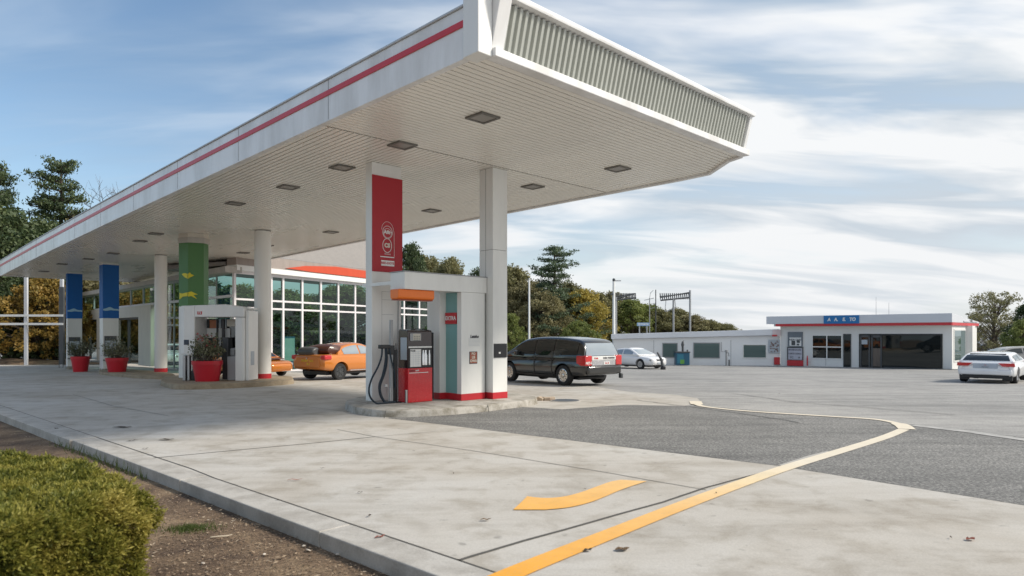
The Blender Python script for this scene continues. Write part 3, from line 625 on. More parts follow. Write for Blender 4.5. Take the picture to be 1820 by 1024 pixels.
# utility cover
uc = gp(1005, 713); T = thing('utility_cover', 'dark oval cover set in the concrete just past the island end', 'cover', uc)
uw = .40; MB().lathe([(.40, .0), (.40, .018), (.36, .022)], 32).build('cover_ring', KERB, T).scale = (1.0, .95, 1)
MB().lathe([(.355, .0), (.355, .026)], 32).build('cover_plate', DGREY, T).scale = (1.0, .95, 1)
rb = gp(965, 712); T = thing('broken_kerb_stone', 'small worn rubble kerb end beside the dark oval cover', 'kerb stone', rb)
mb = MB()
for i in range(9):
    x = -.22 + i * .055; s = rnd.uniform(.05, .085); mb.box(-s, s, -s, s, -.02, s * 1.1, Matrix.Translation((x, rnd.uniform(-.04, .04), 0)) @ Matrix.Rotation(rnd.random() * 3, 4, 'Z') @ Matrix.Rotation(rnd.uniform(-.3, .3), 4, 'X'))
mb.build('rubble', kerbm('rubble', (.5, .40, .30), (.28, .2, .15)), T, bevel=.015)

# ---------------------------------------------------------------- middle and far islands
isl2, ic2 = island('service_island', [(287, 676), (296, 680), (324, 683.5), (420, 681), (512, 675.5), (519, 672), (508, 668), (420, 666), (320, 667), (293, 670)], 0.17, .1, ISLAND_TAN, 'low tan concrete island under the white kiosk and red planter')
isl3, ic3 = island('service_island', [(176, 660), (205, 664), (260, 668), (304, 668.5), (309, 665), (290, 661), (240, 657), (190, 655)], 0.14, .1, ISLAND_TAN, 'low tan concrete island under the slim round column and blue column')
def round_col(px, py, r_px, top, label, ztop=None):
    p = gp(px, py, top); Z = p.y; r = r_px / F * Z; T = thing('canopy_column', label, 'column', p, 0, 'columns carrying the canopy'); ht = ctop(p) - p.z
    MB().lathe([(r, .19), (r, ht - .03)], 40).build('shaft', paint('cream column', (.78, .765, .72), .42, wear=.05, scale=1), T, smooth=True)
    MB().lathe([(r * .96, ht - .06), (r * .96, ht - .004)], 40).build('shadow_gap', DGREY, T, smooth=True)
    MB().lathe([(r + .012, -.01), (r + .012, .18), (r, .19)], 40).build('base_ring', RED, T, smooth=True); return T
round_col(467, 672.5, 14.2, .17, 'thick round cream column with red base ring beside the white kiosk')
round_col(286, 661, 10.3, .14, 'slimmer round cream column with red base ring standing before the cream wall')
# green column
p = gp(341, 671, .17); T = thing('canopy_column', 'green faceted column with yellow bird marks rising behind the white kiosk', 'column', p, 0, 'columns carrying the canopy'); ht = ctop(p) - p.z
S = p.y / F
poly = [(-21 * S, -.1), (0, -.32), (22.5 * S, -.06), (22.5 * S, .35), (0, .6), (-21 * S, .35)]
gz0, gz1 = zat(545, p.y) - p.z, zat(433, p.y) - p.z
MB().prism(poly, 0, gz0 - .002).build('shaft', WHITE_COL, T)
gsl = MB().prism(poly, gz0, gz1).build('green_sleeve', GREEN, T)
pc = [(x * 1.1, y * 1.1) for x, y in poly]
MB().prism(pc, gz1 + .002, gz1 + .22).build('capital', paint('capital grey', (.5, .47, .42), .5), T, bevel=.02)
MB().prism([(x * 1.02, y * 1.02) for x, y in poly], gz1 + .222, ht - .004).build('neck', CREAM, T)
fl = Vector((21 * S, -.22, 0)); fr_ = Vector((22.5 * S, .26, 0))
def on_facets(pts, name):
    pol = [(x, z) for x, z in pts]
    L = []; 
    for x, z in pol:
        y = (-.1 + (x + 21 * S) / (21 * S) * -.22) if x < 0 else (-.32 + x / (22.5 * S) * .26); L.append(Vector((x, y - .006, z)))
    MB().slab(L, (0, -.012, 0)).build(name, YELLOW, gsl)
pxl = lambda px, py: ((px - 341) * S, zat(py, p.y) - p.z)
on_facets([pxl(*a) for a in ((327, 488), (333, 486.5), (340.5, 488), (340.5, 496.5), (334, 494))], 'bird_mark'); on_facets([pxl(*a) for a in ((341.5, 488), (344, 485.5), (345.5, 488.5), (350, 490.5), (346, 493), (341.5, 496.5))], 'bird_mark')
on_facets([pxl(*a) for a in ((322, 521), (328, 522.5), (340.5, 520.5), (340.5, 527), (329, 528), (325, 531), (322, 532))], 'bird_mark'); on_facets([pxl(*a) for a in ((341.5, 520.5), (346, 519), (355, 524), (349, 525), (354, 532), (346, 527), (341.5, 528))], 'bird_mark')
# blue columns
def blue_col(px0, px1, pyb, pxs, pybl, wave, label, top=.14):
    p = gp(px0, pyb, 0.02); w = ray_s(p, D2, px1); T = thing('canopy_column', label, 'column', p, A1, 'columns carrying the canopy'); ht = ctop(p) - p.z; zb = zat(pybl, p.y) - p.z
    th = ray_s(p, D1, pxs)
    MB().box(0, w, 0, th, 0, ht - .004).build('shaft', WHITE_COL, T, bevel=.01)
    MB().box(-.03, w + .03, -.03, th + .03, -.1, .18).build('footing', ISLAND, T, bevel=.02)
    b = MB().box(-.012, w + .012, -.02, th + .012, zb, ht - .12).build('blue_sleeve', BLUE, T)
    zw = zat(wave, p.y) - p.z; top_ = []; bot = []
    for i in range(21):
        t = i / 20; k = .13 * math.exp(-((t - .45) / .2) ** 2) ; top_.append((t * w, -.024, zw + k + .05 + .02 * math.sin(t * 9))); bot.append((t * w, -.024, zw + k * .55 - .05 + .03 * math.sin(t * 7 + 2)))
    mb = MB(); n = 21; mb.add(top_ + bot, [(i, n + i, n + i + 1, i + 1) for i in range(20)]); mb.build('wave_mark', LIGHT_BLUE, b)
    bd = MB().box(.06, w * .85, -.06, -.002, .85, 1.95).build('notice_board', DGREY, T); MB().box(.10, w * .85 - .04, -.064, -.0605, .9, 1.7).build('board_sheet', PAPER_GREY, bd)
    MB().box(.0, w, -.10, -.001, .62, .68).build('shelf', DGREY, T); return T
blue_col(120, 146, 656.5, 117.5, 566, 553, 'darker slab column with blue sleeve and wave mark at the far canopy end')
blue_col(183, 211, 661.5, 177, 565.5, 551, 'brighter slab column with blue sleeve and wave mark nearer the round columns')
# planters
def planter(px, pyb, rpx_top, rpx_bot, pyt, off, label, hp, wp, seed):
    p = gp(px, pyb, off); S = p.y / F; h = (pyb - pyt) * S; rt, rb = rpx_top * S, rpx_bot * S
    T = thing('planter', label, 'planter', p, 0, 'red planters by the columns')
    MB().lathe([(rb, 0), (rt * .95, h * .80), (rt, h * .80), (rt * 1.02, h), (rt * .92, h), (rt * .9, h * .86)], 36).build('pot', RED_POT, T, smooth=True)
    MB().lathe([(rt * .88, h * .86), (.01, h * .9)], 24, caps=False).build('soil', EARTH, T)
    pt = thing('potted_shrub', label.replace('red pot', 'twiggy grey green shrub growing in the red pot').split(' standing')[0].replace('large ', '').replace('small ', '').replace('medium ', '') + {0: ' before the kiosk', 1: ' below the brighter blue column', 2: ' below the darker blue column'}[seed], 'shrub', (p.x, p.y, p.z + h * .88), 0, 'shrubs in the red planters')
    rr = random.Random(seed + 3); mt = MB(); lf = LB()
    for i in range(46):
        a = rr.random() * 6.28; rad = math.sqrt(rr.random()) * wp; tip = Vector((math.cos(a) * rad, math.sin(a) * rad, hp * rr.uniform(.45, 1) * (1 - .35 * (rad / wp) ** 2)))
        b0 = Vector((math.cos(a) * rad * .3, math.sin(a) * rad * .3, 0)); mid = b0.lerp(tip, .5) + Vector((rr.gauss(0, .04), rr.gauss(0, .04), .04)); mt.tube([b0, mid, tip], [.012, .008, .004], 4)
        for k in range(26):
            c = mid.lerp(tip, rr.uniform(-.4, 1.08)) + Vector((rr.gauss(0, .065), rr.gauss(0, .065), rr.gauss(0, .06))); lf.leaf(c, rr.uniform(.035, .07), rr, rr.random() ** 1.5)
    st = mt.build('stem', WOODB, pt); lf.build('foliage', L_POT, pt)
    fl = LB()
    for i in range(26):
        a = rr.random() * 6.28; rad = math.sqrt(rr.random()) * wp * .8; c = Vector((math.cos(a) * rad, math.sin(a) * rad - .05, hp * rr.uniform(.5, .95)))
        for k in range(3): fl.leaf(c + Vector((rr.gauss(0, .02), rr.gauss(0, .02), rr.gauss(0, .02))), .06, rr, .5, 1.1)
    if seed == 0: fl.build('blossoms', leafmat('red blossoms', [(.3, .03, .03), (.45, .10, .10)], .2), pt)
planter(368.5, 677.5, 25.5, 19.5, 641, .17, 'large red pot standing on the tan island in front of the kiosk', 1.12, .60, 0)
planter(208, 666, 18, 13, 636, .0, 'medium red pot standing at the foot of the brighter blue column', 1.15, .78, 1)
planter(143, 661, 15, 11, 633.5, .0, 'small red pot standing at the foot of the darker blue column', 1.2, .72, 2)

# ---------------------------------------------------------------- white service kiosk
p = gp(320, 677, .17); T = thing('service_kiosk', 'white rounded fuel kiosk with open window bay on the tan island', 'kiosk', (p.x, p.y, p.z)); S = p.y / F
X = lambda px: (px - 320) * S; Zk = lambda py: zat(py, p.y) - p.z; D = 1.0
mb = MB(); mb.prism([(X(320), .06), (X(327), 0), (X(346), 0), (X(346), D), (X(320), D)], Zk(630), Zk(543.5)); mb.build('end_wall', WHITE, T, bevel=.03, seg=3)
mb = MB(); mb.prism([(X(418), 0), (X(430), 0), (X(434), .03), (X(434), D * .9), (X(418), D * .9)], 0, Zk(564) - .003); mb.build('front_pillar', WHITE, T, bevel=.015)
MB().box(X(434) + .004, X(440), .10, D, 0, Zk(552)).build('side_panel', WHITE, T, bevel=.02)
mb = MB(); mb.slab([(X(346) + .003, 0, Zk(563.5)), (X(434), 0, Zk(563.5)), (X(434), 0, Zk(546)), (X(420), 0, Zk(543.8)), (X(395), 0, Zk(541.3)), (X(346) + .003, 0, Zk(543))], (0, D, 0)); mb.build('header', WHITE, T, bevel=.02)
MB().slab([(X(324), .1, Zk(543.3)), (X(398), .1, Zk(540.7)), (X(440), .1, Zk(546.5)), (X(440), .1, Zk(549)), (X(324), .1, Zk(545))], (0, D - .15, 0)).build('roof_cap', PAPER, T, bevel=.01)
mb = MB(); mb.box(X(322), X(327), .1, .3, 0, Zk(632)); mb.box(X(329), X(333), .15, .3, 0, Zk(632)); mb.build('leg', STEEL, T, bevel=.01)
MB().box(X(327), X(347), .22, .7, .0, Zk(660)).build('battery_box', BLACK, T, bevel=.02)
MB().box(X(333), X(346), .35, D, Zk(662), Zk(631)).build('tank', DGREY, T, bevel=.03)
MB().box(X(346), X(418), D - .04, D, Zk(625), Zk(566)).build('rear_glass', GLASS_CAR, T)
MB().box(X(346.5), X(390), D - .10, D - .05, Zk(601), Zk(583)).build('price_board', PAPER, T, bevel=.01)
MB().box(X(353), X(366), D - .13, D - .1, Zk(583), Zk(568)).build('small_poster', paint('poster orange', (.5, .2, .1), .5), T)
mb = MB(); mb.box(X(369), X(371), D - .3, D - .2, Zk(640), Zk(566)); mb.box(X(379), X(383), D - .3, D - .2, Zk(645), Zk(566)); mb.build('inner_post', BLACK, T)
MB().box(X(386), X(412), D - .18, D - .11, Zk(580), Zk(567)).build('beige_panel', CREAM, T)
MB().box(X(396), X(418), .35, D - .14, Zk(678) + .01, Zk(634)).build('dispenser', paint('dispenser grey', (.42, .44, .46), .4), T, bevel=.03)
MB().box(X(400), X(417.5), .40, D - .2, Zk(634), Zk(619)).build('dispenser_head', GREY, T, bevel=.06, seg=3)
MB().box(X(409), X(415), .385, .40, Zk(631), Zk(622)).build('nozzle_slot', BLACK, T)
MB().box(X(385), X(396), .45, D - .14, Zk(676), Zk(600)).build('dark_cabinet', DGREY, T, bevel=.02)
MB().box(X(327), X(336), -.012, .0, Zk(613), Zk(604)).build('meter_window', paint('dark blue glass', (.01, .03, .06), .1), T, bevel=.01)
pl = MB().box(X(351), X(359), -.015, -.001, Zk(559), Zk(553.5)).build('number_plate', RED, T); text('plate_lettering', 'TS', .11, PAPER, pl, (X(355), -.017, Zk(556.2)), bold=.003)
MB().box(X(434) + .001, X(434) + .02, .25, .42, Zk(615), Zk(595)).build('side_handle', BLACK, T); MB().box(X(440) + .001, X(440) + .012, .3, .6, Zk(650), Zk(625)).build('side_notice', PAPER_GREY, T)

# ---------------------------------------------------------------- glass pavilion
K = Vector((-14.4, 34.6, 0)); E1 = Vector((.454, .891, 0)).normalized(); gk = -.45
AE = math.atan2(E1.y, E1.x)
PV = thing('glass_pavilion', 'tall teal glazed station building with white mullions, orange band and ribbed roof', 'building', (K.x, K.y, gk), AE)
pvs = lambda px: ray_s(K, E1, px)
ztop, zta, ztb = 4.97 - gk, 3.52 - gk, 3.08 - gk
smax = pvs(776); s0 = 0.0
mx = [pvs(x) for x in (482, 503, 537, 570, 601, 631, 661, 690, 718, 745)]
for s in [0.05] + mx + [smax]: MB().box(s - .065, s + .065, -.04, .10, 0, ztop).build('mullion', MULLION, PV)
mb = MB()
for z, h in ((.05, .12), (ztb, .10), (zta, .10), (ztop - .05, .16)): mb.box(0, smax, -.03, .09, z - h / 2, z + h / 2)
mb.build('transom', MULLION, PV)
MB().add([(0.02, .03, .02), (smax - .02, .03, .02), (smax - .02, .03, ztop - .02), (.02, .03, ztop - .02)], [(0, 1, 2, 3)]).build('glazing', GLASS_PAV, PV)
# left wing in the same thing: local direction of D1
def loc(v): return Matrix.Rotation(-AE, 3, 'Z') @ v
dl = loc(D1); nl = loc(-D2)
ML = Matrix.Translation((0, 0, 0)) @ Matrix.Rotation(math.atan2(dl.y, dl.x), 4, 'Z')     # x along the wing, y to its right when looking along x
pvl = lambda px: ray_s(K, D1, px)
LW = pvl(128); sw_ = pvl(275)
ztl = 4.84 - gk; ztr = 3.68 - gk
for q in ((.1, sw_, .02), (sw_, LW, ztr)): MB().add([ML @ Vector(v) for v in ((q[0], 0, q[2]), (q[1], 0, q[2]), (q[1], 0, ztl), (q[0], 0, ztl))], [(0, 1, 2, 3)]).build('wing_glazing', GLASS_PAV, PV)
GM = paint('grey mullion', (.42, .44, .44), .4)
for s in (2.3, 4.6, 6.9, 9.2, 11.5): MB().box(s - .035, s + .035, -.035, .05, 0, ztl, ML).build('wing_mullion', GM, PV)
for s in (15.4, 18.4, 22.0, 25.5, 29, 32): MB().box(s - .07, s + .07, -.035, .06, ztr, ztl, ML).build('wing_mullion', GM, PV)
mb = MB(); mb.box(0, LW, -.06, .06, ztr - .07, ztr + .07, ML); mb.build('wing_transom', MULLION, PV)
mb = MB(); xd = [(pvl(253), pvl(209)), (pvl(178), pvl(146))]      # wall with two door openings
hd = 3.3
mb.box(sw_, xd[0][0], -.12, .25, 0, ztr - .075, ML); mb.box(xd[0][1], xd[1][0], -.12, .25, 0, ztr - .075, ML); mb.box(xd[1][1], LW + .5, -.12, .25, 0, ztr - .075, ML)
for a_, b_ in xd: mb.box(a_, b_, -.12, .25, hd, ztr - .075, ML)
mb.build('wall', CREAM, PV)
for a_, b_ in xd:
    dr = MB(); 
    for q in ((a_, a_ + .14, 0, hd), (b_ - .14, b_, 0, hd), (a_ + .14, b_ - .14, hd - .14, hd), ((a_ + b_) / 2 - .05, (a_ + b_) / 2 + .05, 0, hd - .14)): dr.box(q[0], q[1], -.06, .1, q[2], q[3], ML)
    dr = dr.build('door', DGREY, PV); MB().box(a_ + .14, b_ - .14, 0, .02, .02, hd - .14, ML).build('door_glass', GLASS_SHOP, dr)
# roof: eave slabs, orange band, ribbed mansard
def ext(mb, sgn): pass
s_end = pvs(690)
MB().box(-.1, s_end, -.35, .4, ztop + .02, ztop + .30).build('eave', WHITE, PV)
mb = MB(); so = pvs(500); mb.slab([(so, -.37, ztop + .40), (so + 2, -.37, ztop + .35), (s_end, -.37, ztop + .35), (s_end, -.37, ztop + .80), (so + 4, -.37, ztop + .84), (so + 1.5, -.37, ztop + .66)], (0, .06, 0)); mb.build('orange_band', ORANGE_BAND, PV)
MB().box(-.1, s_end, -.30, .4, ztop + .302, ztop + .94).build('band_backing', paint('brown eave', (.34, .29, .26), .5), PV)
mb = MB(); nr = 26
vs = []; 
for i in range(nr):
    z = ztop + .945 + i * .10; y = -.32 + i * .085
    vs += [(-.1, y, z), (s_end, y, z), (-.1, y, z + .065), (s_end, y, z + .065)]
    mb.add([(-.1, y, z), (s_end, y, z), (s_end, y + .02, z + .065), (-.1, y + .02, z + .065), (-.1, y + .085, z + .10), (s_end, y + .085, z + .10)], [(0, 1, 2, 3), (3, 2, 5, 4)])
mb.build('ribbed_roof', RAIN, PV)
MB().prism([(-.1, .5), (s_end, .5), (s_end, 6), (-.1, 6)], ztop + .3, ztop + .5).build('roof_slab', RAIN, PV)
mb = MB(); mb.box(-.3, LW + .4, -.3, .55, ztl + .02, ztl + .32, ML); mb.build('wing_eave', paint('wing eave', (.50, .48, .45), .5), PV)
MB().box(0.2, smax, .1, 1.2, -.02, .05).build('inner_sill', PAVIL_FLOOR, PV)
MB().box(pvs(505), pvs(527), .12, .3, .3, 2.0).build('inner_poster', paint('blue poster', (.08, .2, .32), .4), PV)
MB().box(pvs(508), pvs(526), .10, .118, .6, 1.9).build('poster_sheet', PAPER, PV)
# left steel screen
T = thing('steel_screen', 'tall white steel post and rail frame in front of the autumn bushes', 'frame', at(48, 648, 50).xyz * 1.0); o0 = T.location.copy()
mb = MB(); Sx = 50 / F
for px in (-30, 46.5, 110): mb.box((px - 48) * Sx - .11, (px - 48) * Sx + .11, -.08, .08, -.2, 6.6)
mb.build('post', paint('grey white post', (.60, .61, .64), .45), T)
mb = MB()
for py in (560.5, 575.5): z = zat(py, 50) - o0.z; mb.box(-78 * Sx, 66 * Sx, -.13, -.082, z - .10, z + .06)
mb.build('rail', WHITE, T)
mb = MB(); mb.box(58 * Sx, 66 * Sx, -.1, .1, 0, 5.8); mb.build('dark_post', DGREY, T)
bp = gp(40, 648); T = thing('earth_bank', 'low dark earth bank below the steel frame', 'bank', (bp.x, bp.y, bp.z)); mb = MB()
vs = []
for i in range(25):
    x = -9 + i * .62; h = .45 * (1 - (abs(i - 10) / 15) ** 2) + .03 * math.sin(i * 1.7); vs += [(x, -1.6, -.2), (x, -.4, h * .6), (x, .8, h), (x, 2.5, -.2)]
mb.add(vs, [(4 * i + j, 4 * i + 4 + j, 4 * i + 5 + j, 4 * i + 1 + j) for i in range(24) for j in range(3)]); mb.build('bank_soil', EARTH, T, smooth=True)
bs = gp(105, 654); T = thing('bicycle_rack', 'thin dark metal rack beside the darker blue column', 'rack', bs); mb = MB(); mb.tube([(0, 0, 0), (0, 0, 1), (.5, 0, 1.0), (.5, 0, 0)], .02, 6); mb.tube([(.25, 0, 0), (.25, 0, 1.0)], .02, 6); mb.build('bar', DGREY, T, smooth=True)

# ---------------------------------------------------------------- store and annex on the right
SC = Vector((26.86, 40.8, 0)); gs = g(44); dS = -D1
ST = thing('store', 'white flat roofed shop with red eave line and wide dark shopfront', 'building', (SC.x, SC.y, gs), A2)
ss = lambda px: ray_s(SC, dS, px)
def sz(py, px): return zat(py, (SC + dS * ss(px)).y) - gs
def srect(x0, y0, x1, y1): return ss(x0), ss(x1), sz(y1, (x0 + x1) / 2), sz(y0, (x0 + x1) / 2)
xL = ss(1387); zw = 2.22 - gs; DEP = 6.3
MB().box(xL, 0, .0, .25, -.1, zw).build('front_wall', STORE_WALL, ST)
MB().box(-.25, 0, .26, DEP, -.1, zw).build('side_wall', STORE_WALL, ST); MB().box(xL, xL + .2, .26, DEP, -.1, zw).build('side_wall', STORE_WALL, ST)
MB().box(xL, 0, DEP + .01, DEP + .2, -.1, zw).build('rear_wall', STORE_WALL, ST)
fz0, fz1 = 2.40 - gs, 2.95 - gs; ov = .55; xo = ss(1368)
mb = MB(); mb.prism([(xo, -ov), (.12, -ov), (.12, DEP + .3), (xo, DEP + .3)], fz0, lambda q: fz1 - (.45 * max(0, q[1]) / DEP)); mb.build('roof_fascia', paint('store fascia', (.62, .64, .68), .45, wear=.04, scale=.7), ST, bevel=.01)
mb = MB(); mb.box(ss(1384), .10, -ov + .03, -ov + .15, zw + .002, fz0 - .003); mb.box(-.03, .115, -ov + .155, DEP + .2, zw + .002, fz0 - .003); mb.build('red_eave', RED_STRIPE, ST)
MB().box(xL - .3, -.035, -ov + .16, DEP, zw + .003, fz0 - .01).build('eave_soffit', WHITE, ST)
a_, b_, c_, d_ = srect(1470, 561, 1532.5, 575.5); sg = MB().box(a_, b_, -ov - .06, -ov - .002, c_, d_).build('blue_sign', BLUE_SIGN, ST, bevel=.01)
for k, (px, s) in enumerate(((1479.5, 'A'), (1492, 'A.'), (1506, 'E.'), (1521, 'TO'))): text('sign_lettering', s, .30, PAPER, sg, (ss(px), -ov - .062, (c_ + d_) / 2), bold=.014, shear=.12, xs=.9)
def win(par, r, y, mat, fr_mat, nx=1, nz=1, fw=.06, name='window', gname='pane', proud=.04):
    a_, b_, c_, d_ = r; mb = MB(); mb.box(a_, b_, y - proud, y - .004, c_, c_ + fw); mb.box(a_, b_, y - proud, y - .004, d_ - fw, d_); mb.box(a_, a_ + fw, y - proud, y - .004, c_ + fw, d_ - fw); mb.box(b_ - fw, b_, y - proud, y - .004, c_ + fw, d_ - fw)
    for i in range(1, nx): x = a_ + (b_ - a_) * i / nx; mb.box(x - fw / 2, x + fw / 2, y - proud + .004, y - .004, c_ + fw, d_ - fw)
    for i in range(1, nz): z = c_ + (d_ - c_) * i / nz; mb.box(a_ + fw, b_ - fw, y - proud + .006, y - .004, z - fw / 2, z + fw / 2)
    o = mb.build(name, fr_mat, par); MB().box(a_ + fw * .5, b_ - fw * .5, y - .018, y - .003, c_ + fw * .5, d_ - fw * .5).build(gname, mat, o); return o
win(ST, srect(1443, 595, 1497.5, 638.5), 0, GLASS_DARK, WHITE, 2, 2, .07)
win(ST, srect(1499, 593.5, 1513, 653), 0, GLASS_DARK, DGREY, 1, 1, .05, 'door', 'door_glass')
wp_ = win(ST, srect(1527, 593.5, 1675.5, 655.5), 0, GLASS_DARK, BLACK, 1, 1, .10, 'shopfront', 'shop_glass')
for x0, x1 in ((1529, 1547), (1549, 1568)):
    r = srect(x0, 596, x1, 655); mb = MB(); mb.box(r[0], r[0] + .09, -.07, -.045, r[2], r[3]); mb.box(r[1] - .09, r[1], -.07, -.045, r[2], r[3]); mb.box(r[0], r[1], -.07, -.045, r[3] - .14, r[3]); mb.build('door', DGREY, wp_)
r = srect(1551, 619, 1567, 654); MB().box(r[0], r[1], -.04, -.019, r[2] + .1, r[3]).build('shelf_display', paint('shop shelf', (.14, .11, .09), .5, wear=.2, scale=8), wp_)
r = srect(1530, 604, 1542, 612); MB().box(r[0], r[1], -.04, -.019, r[2], r[3]).build('shelf_display', PAPER_GREY, wp_)
r = srect(1441, 640, 1499, 655); MB().box(r[0], r[1], -.025, -.002, -.02, r[3]).build('lower_panel', WHITE, ST, bevel=.004)
mb = MB(); mb.box(ss(1468) - .012, ss(1468) + .012, -.03, -.026, 0, sz(638, 1468)); mb.build('panel_seam', GREY, ST)
pb = MB().box(*srect(1401, 590, 1427, 616)[:2], -.09, -.002, *srect(1401, 590, 1427, 616)[2:]).build('poster_case', paint('case grey', (.16, .19, .22), .4), ST)
r = srect(1404, 600, 1425, 615); MB().box(r[0], r[1], -.094, -.0905, r[2], r[3]).build('poster_sheet', PAPER, pb); text('poster_lettering', 'NEW CARE', .17, INK, pb, ((r[0] + r[1]) / 2, -.096, r[3] - .16), bold=.004); 
mb = MB(); mb.box(r[0] + .15, r[0] + .42, -.097, -.0945, r[2] + .05, r[2] + .38); mb.box(r[0] + .52, r[0] + .75, -.097, -.0945, r[2] + .22, r[2] + .4); mb.box(r[0] + .52, r[0] + .7, -.097, -.0945, r[2] + .04, r[2] + .16); mb.build('poster_picture', DGREY, pb)
r = srect(1400, 616.5, 1428, 640); pb = MB().box(r[0], r[1], -.10, -.002, r[2], r[3]).build('poster_case', DGREY, ST); MB().box(r[0] + .08, r[1] - .05, -.104, -.1005, r[2] + .03, r[3] - .1).build('poster_sheet', paint('pale lilac print', (.50, .50, .57), .5), pb)
for k, s in enumerate(('MORENNARE', 'LARGE DEALS', 'YC      A')): text('poster_lettering', s, .15 if k < 2 else .2, INK, pb, ((r[0] + r[1]) / 2, -.106, r[3] - .22 - .27 * k), bold=.003)
r = srect(1400, 640.5, 1428, 653); MB().box(r[0], r[1], -.12, -.002, -.05, r[3]).build('red_plinth', RED_STRIPE, ST, bevel=.01)
mb = MB(); mb.lathe([(.05, 0), (.05, .5), (.03, .7)], 8, (ss(1437), -.2, 0)); mb.build('marker_post', RED_STRIPE, ST)
for px, h in ((1548, 1.3), (1571, .9)): MB().lathe([(.015, 0), (.008, h)], 6, (ss(px), 1.0, fz1 - .1)).build('antenna', GREY, ST)
# side window and sign on the side fascia
MS = Matrix.Translation((0, 0, 0)) @ Matrix.Rotation(R(90), 4, 'Z')
mb = MB(); mb.box(.4, 3.3, -.03, -.003, .5, 2.55, MS); so_ = mb.build('side_window', WHITE, ST); MB().box(.5, 3.2, -.036, -.0305, .6, 2.45, MS).build('side_pane', GLASS_ANNEX, so_)
MB().box(3.5, 4.3, -.35, -.003, 0, zw, MS).build('side_pilaster', WHITE, ST)
sb = MB().box(2.2, 6.0, -.17, -.125, fz0 + .06, fz1 - .42, MS).build('side_sign', paint('pale side sign', (.6, .6, .66), .5), ST); o = text('side_lettering', 'EUMI', .26, DGREY, sb, (.175, 4.1, fz0 + .15), rz=90, bold=.006)
T = thing('step_slab', 'dark low step slab under the shopfront corner', 'step', (SC - D2 * .3 + dS * -.2).to_tuple(2) + (0,) if False else (SC.x - D2.x * .5, SC.y - D2.y * .5, gs), A2); MB().box(-3.6, .6, -.35, .45, -.05, .10).build('step', DGREY, T, bevel=.01)
# annex
A0 = Vector((at(1090, 640, 51.0).x, 51.0, 0)); A1_ = Vector((at(1386, 640, 48.6).x, 48.6, 0)); dA = (A1_ - A0).normalized(); LA = (A1_ - A0).length; ga = g(50)
AN = thing('annex', 'long low white annex with three grey green windows joined to the shop', 'building', (A0.x, A0.y, ga), math.atan2(dA.y, dA.x))
sa = lambda px: ray_s(A0, dA, px); az = lambda py, px: zat(py, (A0 + dA * sa(px)).y) - ga
def arect(x0, y0, x1, y1): return sa(x0), sa(x1), az(y1, (x0 + x1) / 2), az(y0, (x0 + x1) / 2)
zl = az(603, 1090); zr = az(596, 1386); zlt = az(594, 1090); zrt = az(585, 1386)
MB().slab([(0, 0, -.2), (LA, 0, -.2), (LA, 0, zr), (0, 0, zl)], (0, 5, 0)).build('wall', ANNEX_WALL, AN)
MB().slab([(-.15, -.25, zl + .01), (LA - .05, -.25, zr + .01), (LA - .05, -.25, zrt), (-.15, -.25, zlt)], (0, 5.4, 0)).build('parapet', paint('parapet', (.74, .76, .80), .5, wear=.05, scale=.8), AN, bevel=.015)
for r in ((1177, 609.5, 1204.5, 636), (1232, 609, 1279.5, 637), (1320, 612, 1362.5, 637)): win(AN, arect(*r), 0, GLASS_ANNEX, WHITE if r[0] > 1300 else GREY, 1, 1, .06)
mb = MB(); 
for px in (1162, 1215, 1299): mb.box(sa(px) - .015, sa(px) + .015, -.012, -.001, 0, zl * .97)
mb.build('wall_joint', GREY, AN)
mb = MB(); mb.tube([(sa(1282), -.03, az(608, 1282)), (sa(1282), -.03, az(625, 1282)), (sa(1290), -.03, az(625, 1290))], .02, 6); mb.build('wall_pipe', GREY, AN)
r = arect(1366, 604, 1386.5, 627); pb = MB().box(r[0], r[1] - .02, -.12, -.002, r[2], r[3]).build('poster_case', PAPER_GREY, AN)
mb = MB(); rr = random.Random(5)
for i in range(26): x = rr.uniform(r[0] + .04, r[1] - .2); z = rr.uniform(r[2] + .05, r[3] - .12); mb.box(x, x + rr.uniform(.05, .16), -.126, -.1205 - rr.random() * .003, z, z + rr.uniform(.04, .1))
mb.build('poster_picture', paint('mixed print', (.22, .15, .14), .5, wear=.25, scale=20), pb)
r = arect(1375.5, 635, 1386.5, 648); MB().box(r[0], r[1] - .03, -.14, -.002, r[2], r[3]).build('red_cabinet', RED, AN, bevel=.01)
r = arect(1372, 586.5, 1386.5, 597); pb = MB().box(r[0], r[1] - .03, -.34, -.255, r[2], r[3]).build('pale_sign', paint('pink white', (.72, .60, .62), .5), AN); MB().box(r[0] - .05, r[0] + .3, -.36, -.345, r[2] - .04, r[2] + .08).build('red_lamp', RED_STRIPE, pb, bevel=.02)
bp = gp(1212, 650); T = thing('recycling_bin', 'blue recycling cabinet with green mark against the annex wall', 'bin', (bp.x, bp.y, bp.z)); S = bp.y / F; bb = 24 * S
MB().box(-bb / 2, bb / 2, -.3, .3, .05, 23 * S).build('cabinet', paint('bin blue', (.012, .09, .16), .4), T, bevel=.03); MB().box(-bb / 2 - .03, bb / 2 + .03, -.33, .33, 23 * S + .002, 23 * S + .09).build('lid', DGREY, T, bevel=.02)
mb = MB(); mb.box(-bb / 2 + .08, -bb / 2 + .55, -.306, -.3005, .2, .85); mb.build('side_panel', paint('bin teal', (.02, .16, .24), .4), T); MB().box(-.2, .1, -.312, -.3065, .15, .45).build('green_mark', paint('bin green', (.10, .30, .05), .4), T)
mb = MB(); mb.lathe([(.07, 0), (.07, .35), (.12, .5), (.05, .75)], 10, (.05, 0, 23 * S + .09)); mb.lathe([(.06, 0), (.06, .12)], 10, (.4, 0, 23 * S + .09)); mb.build('bottle_chute', DGREY, T, smooth=True)
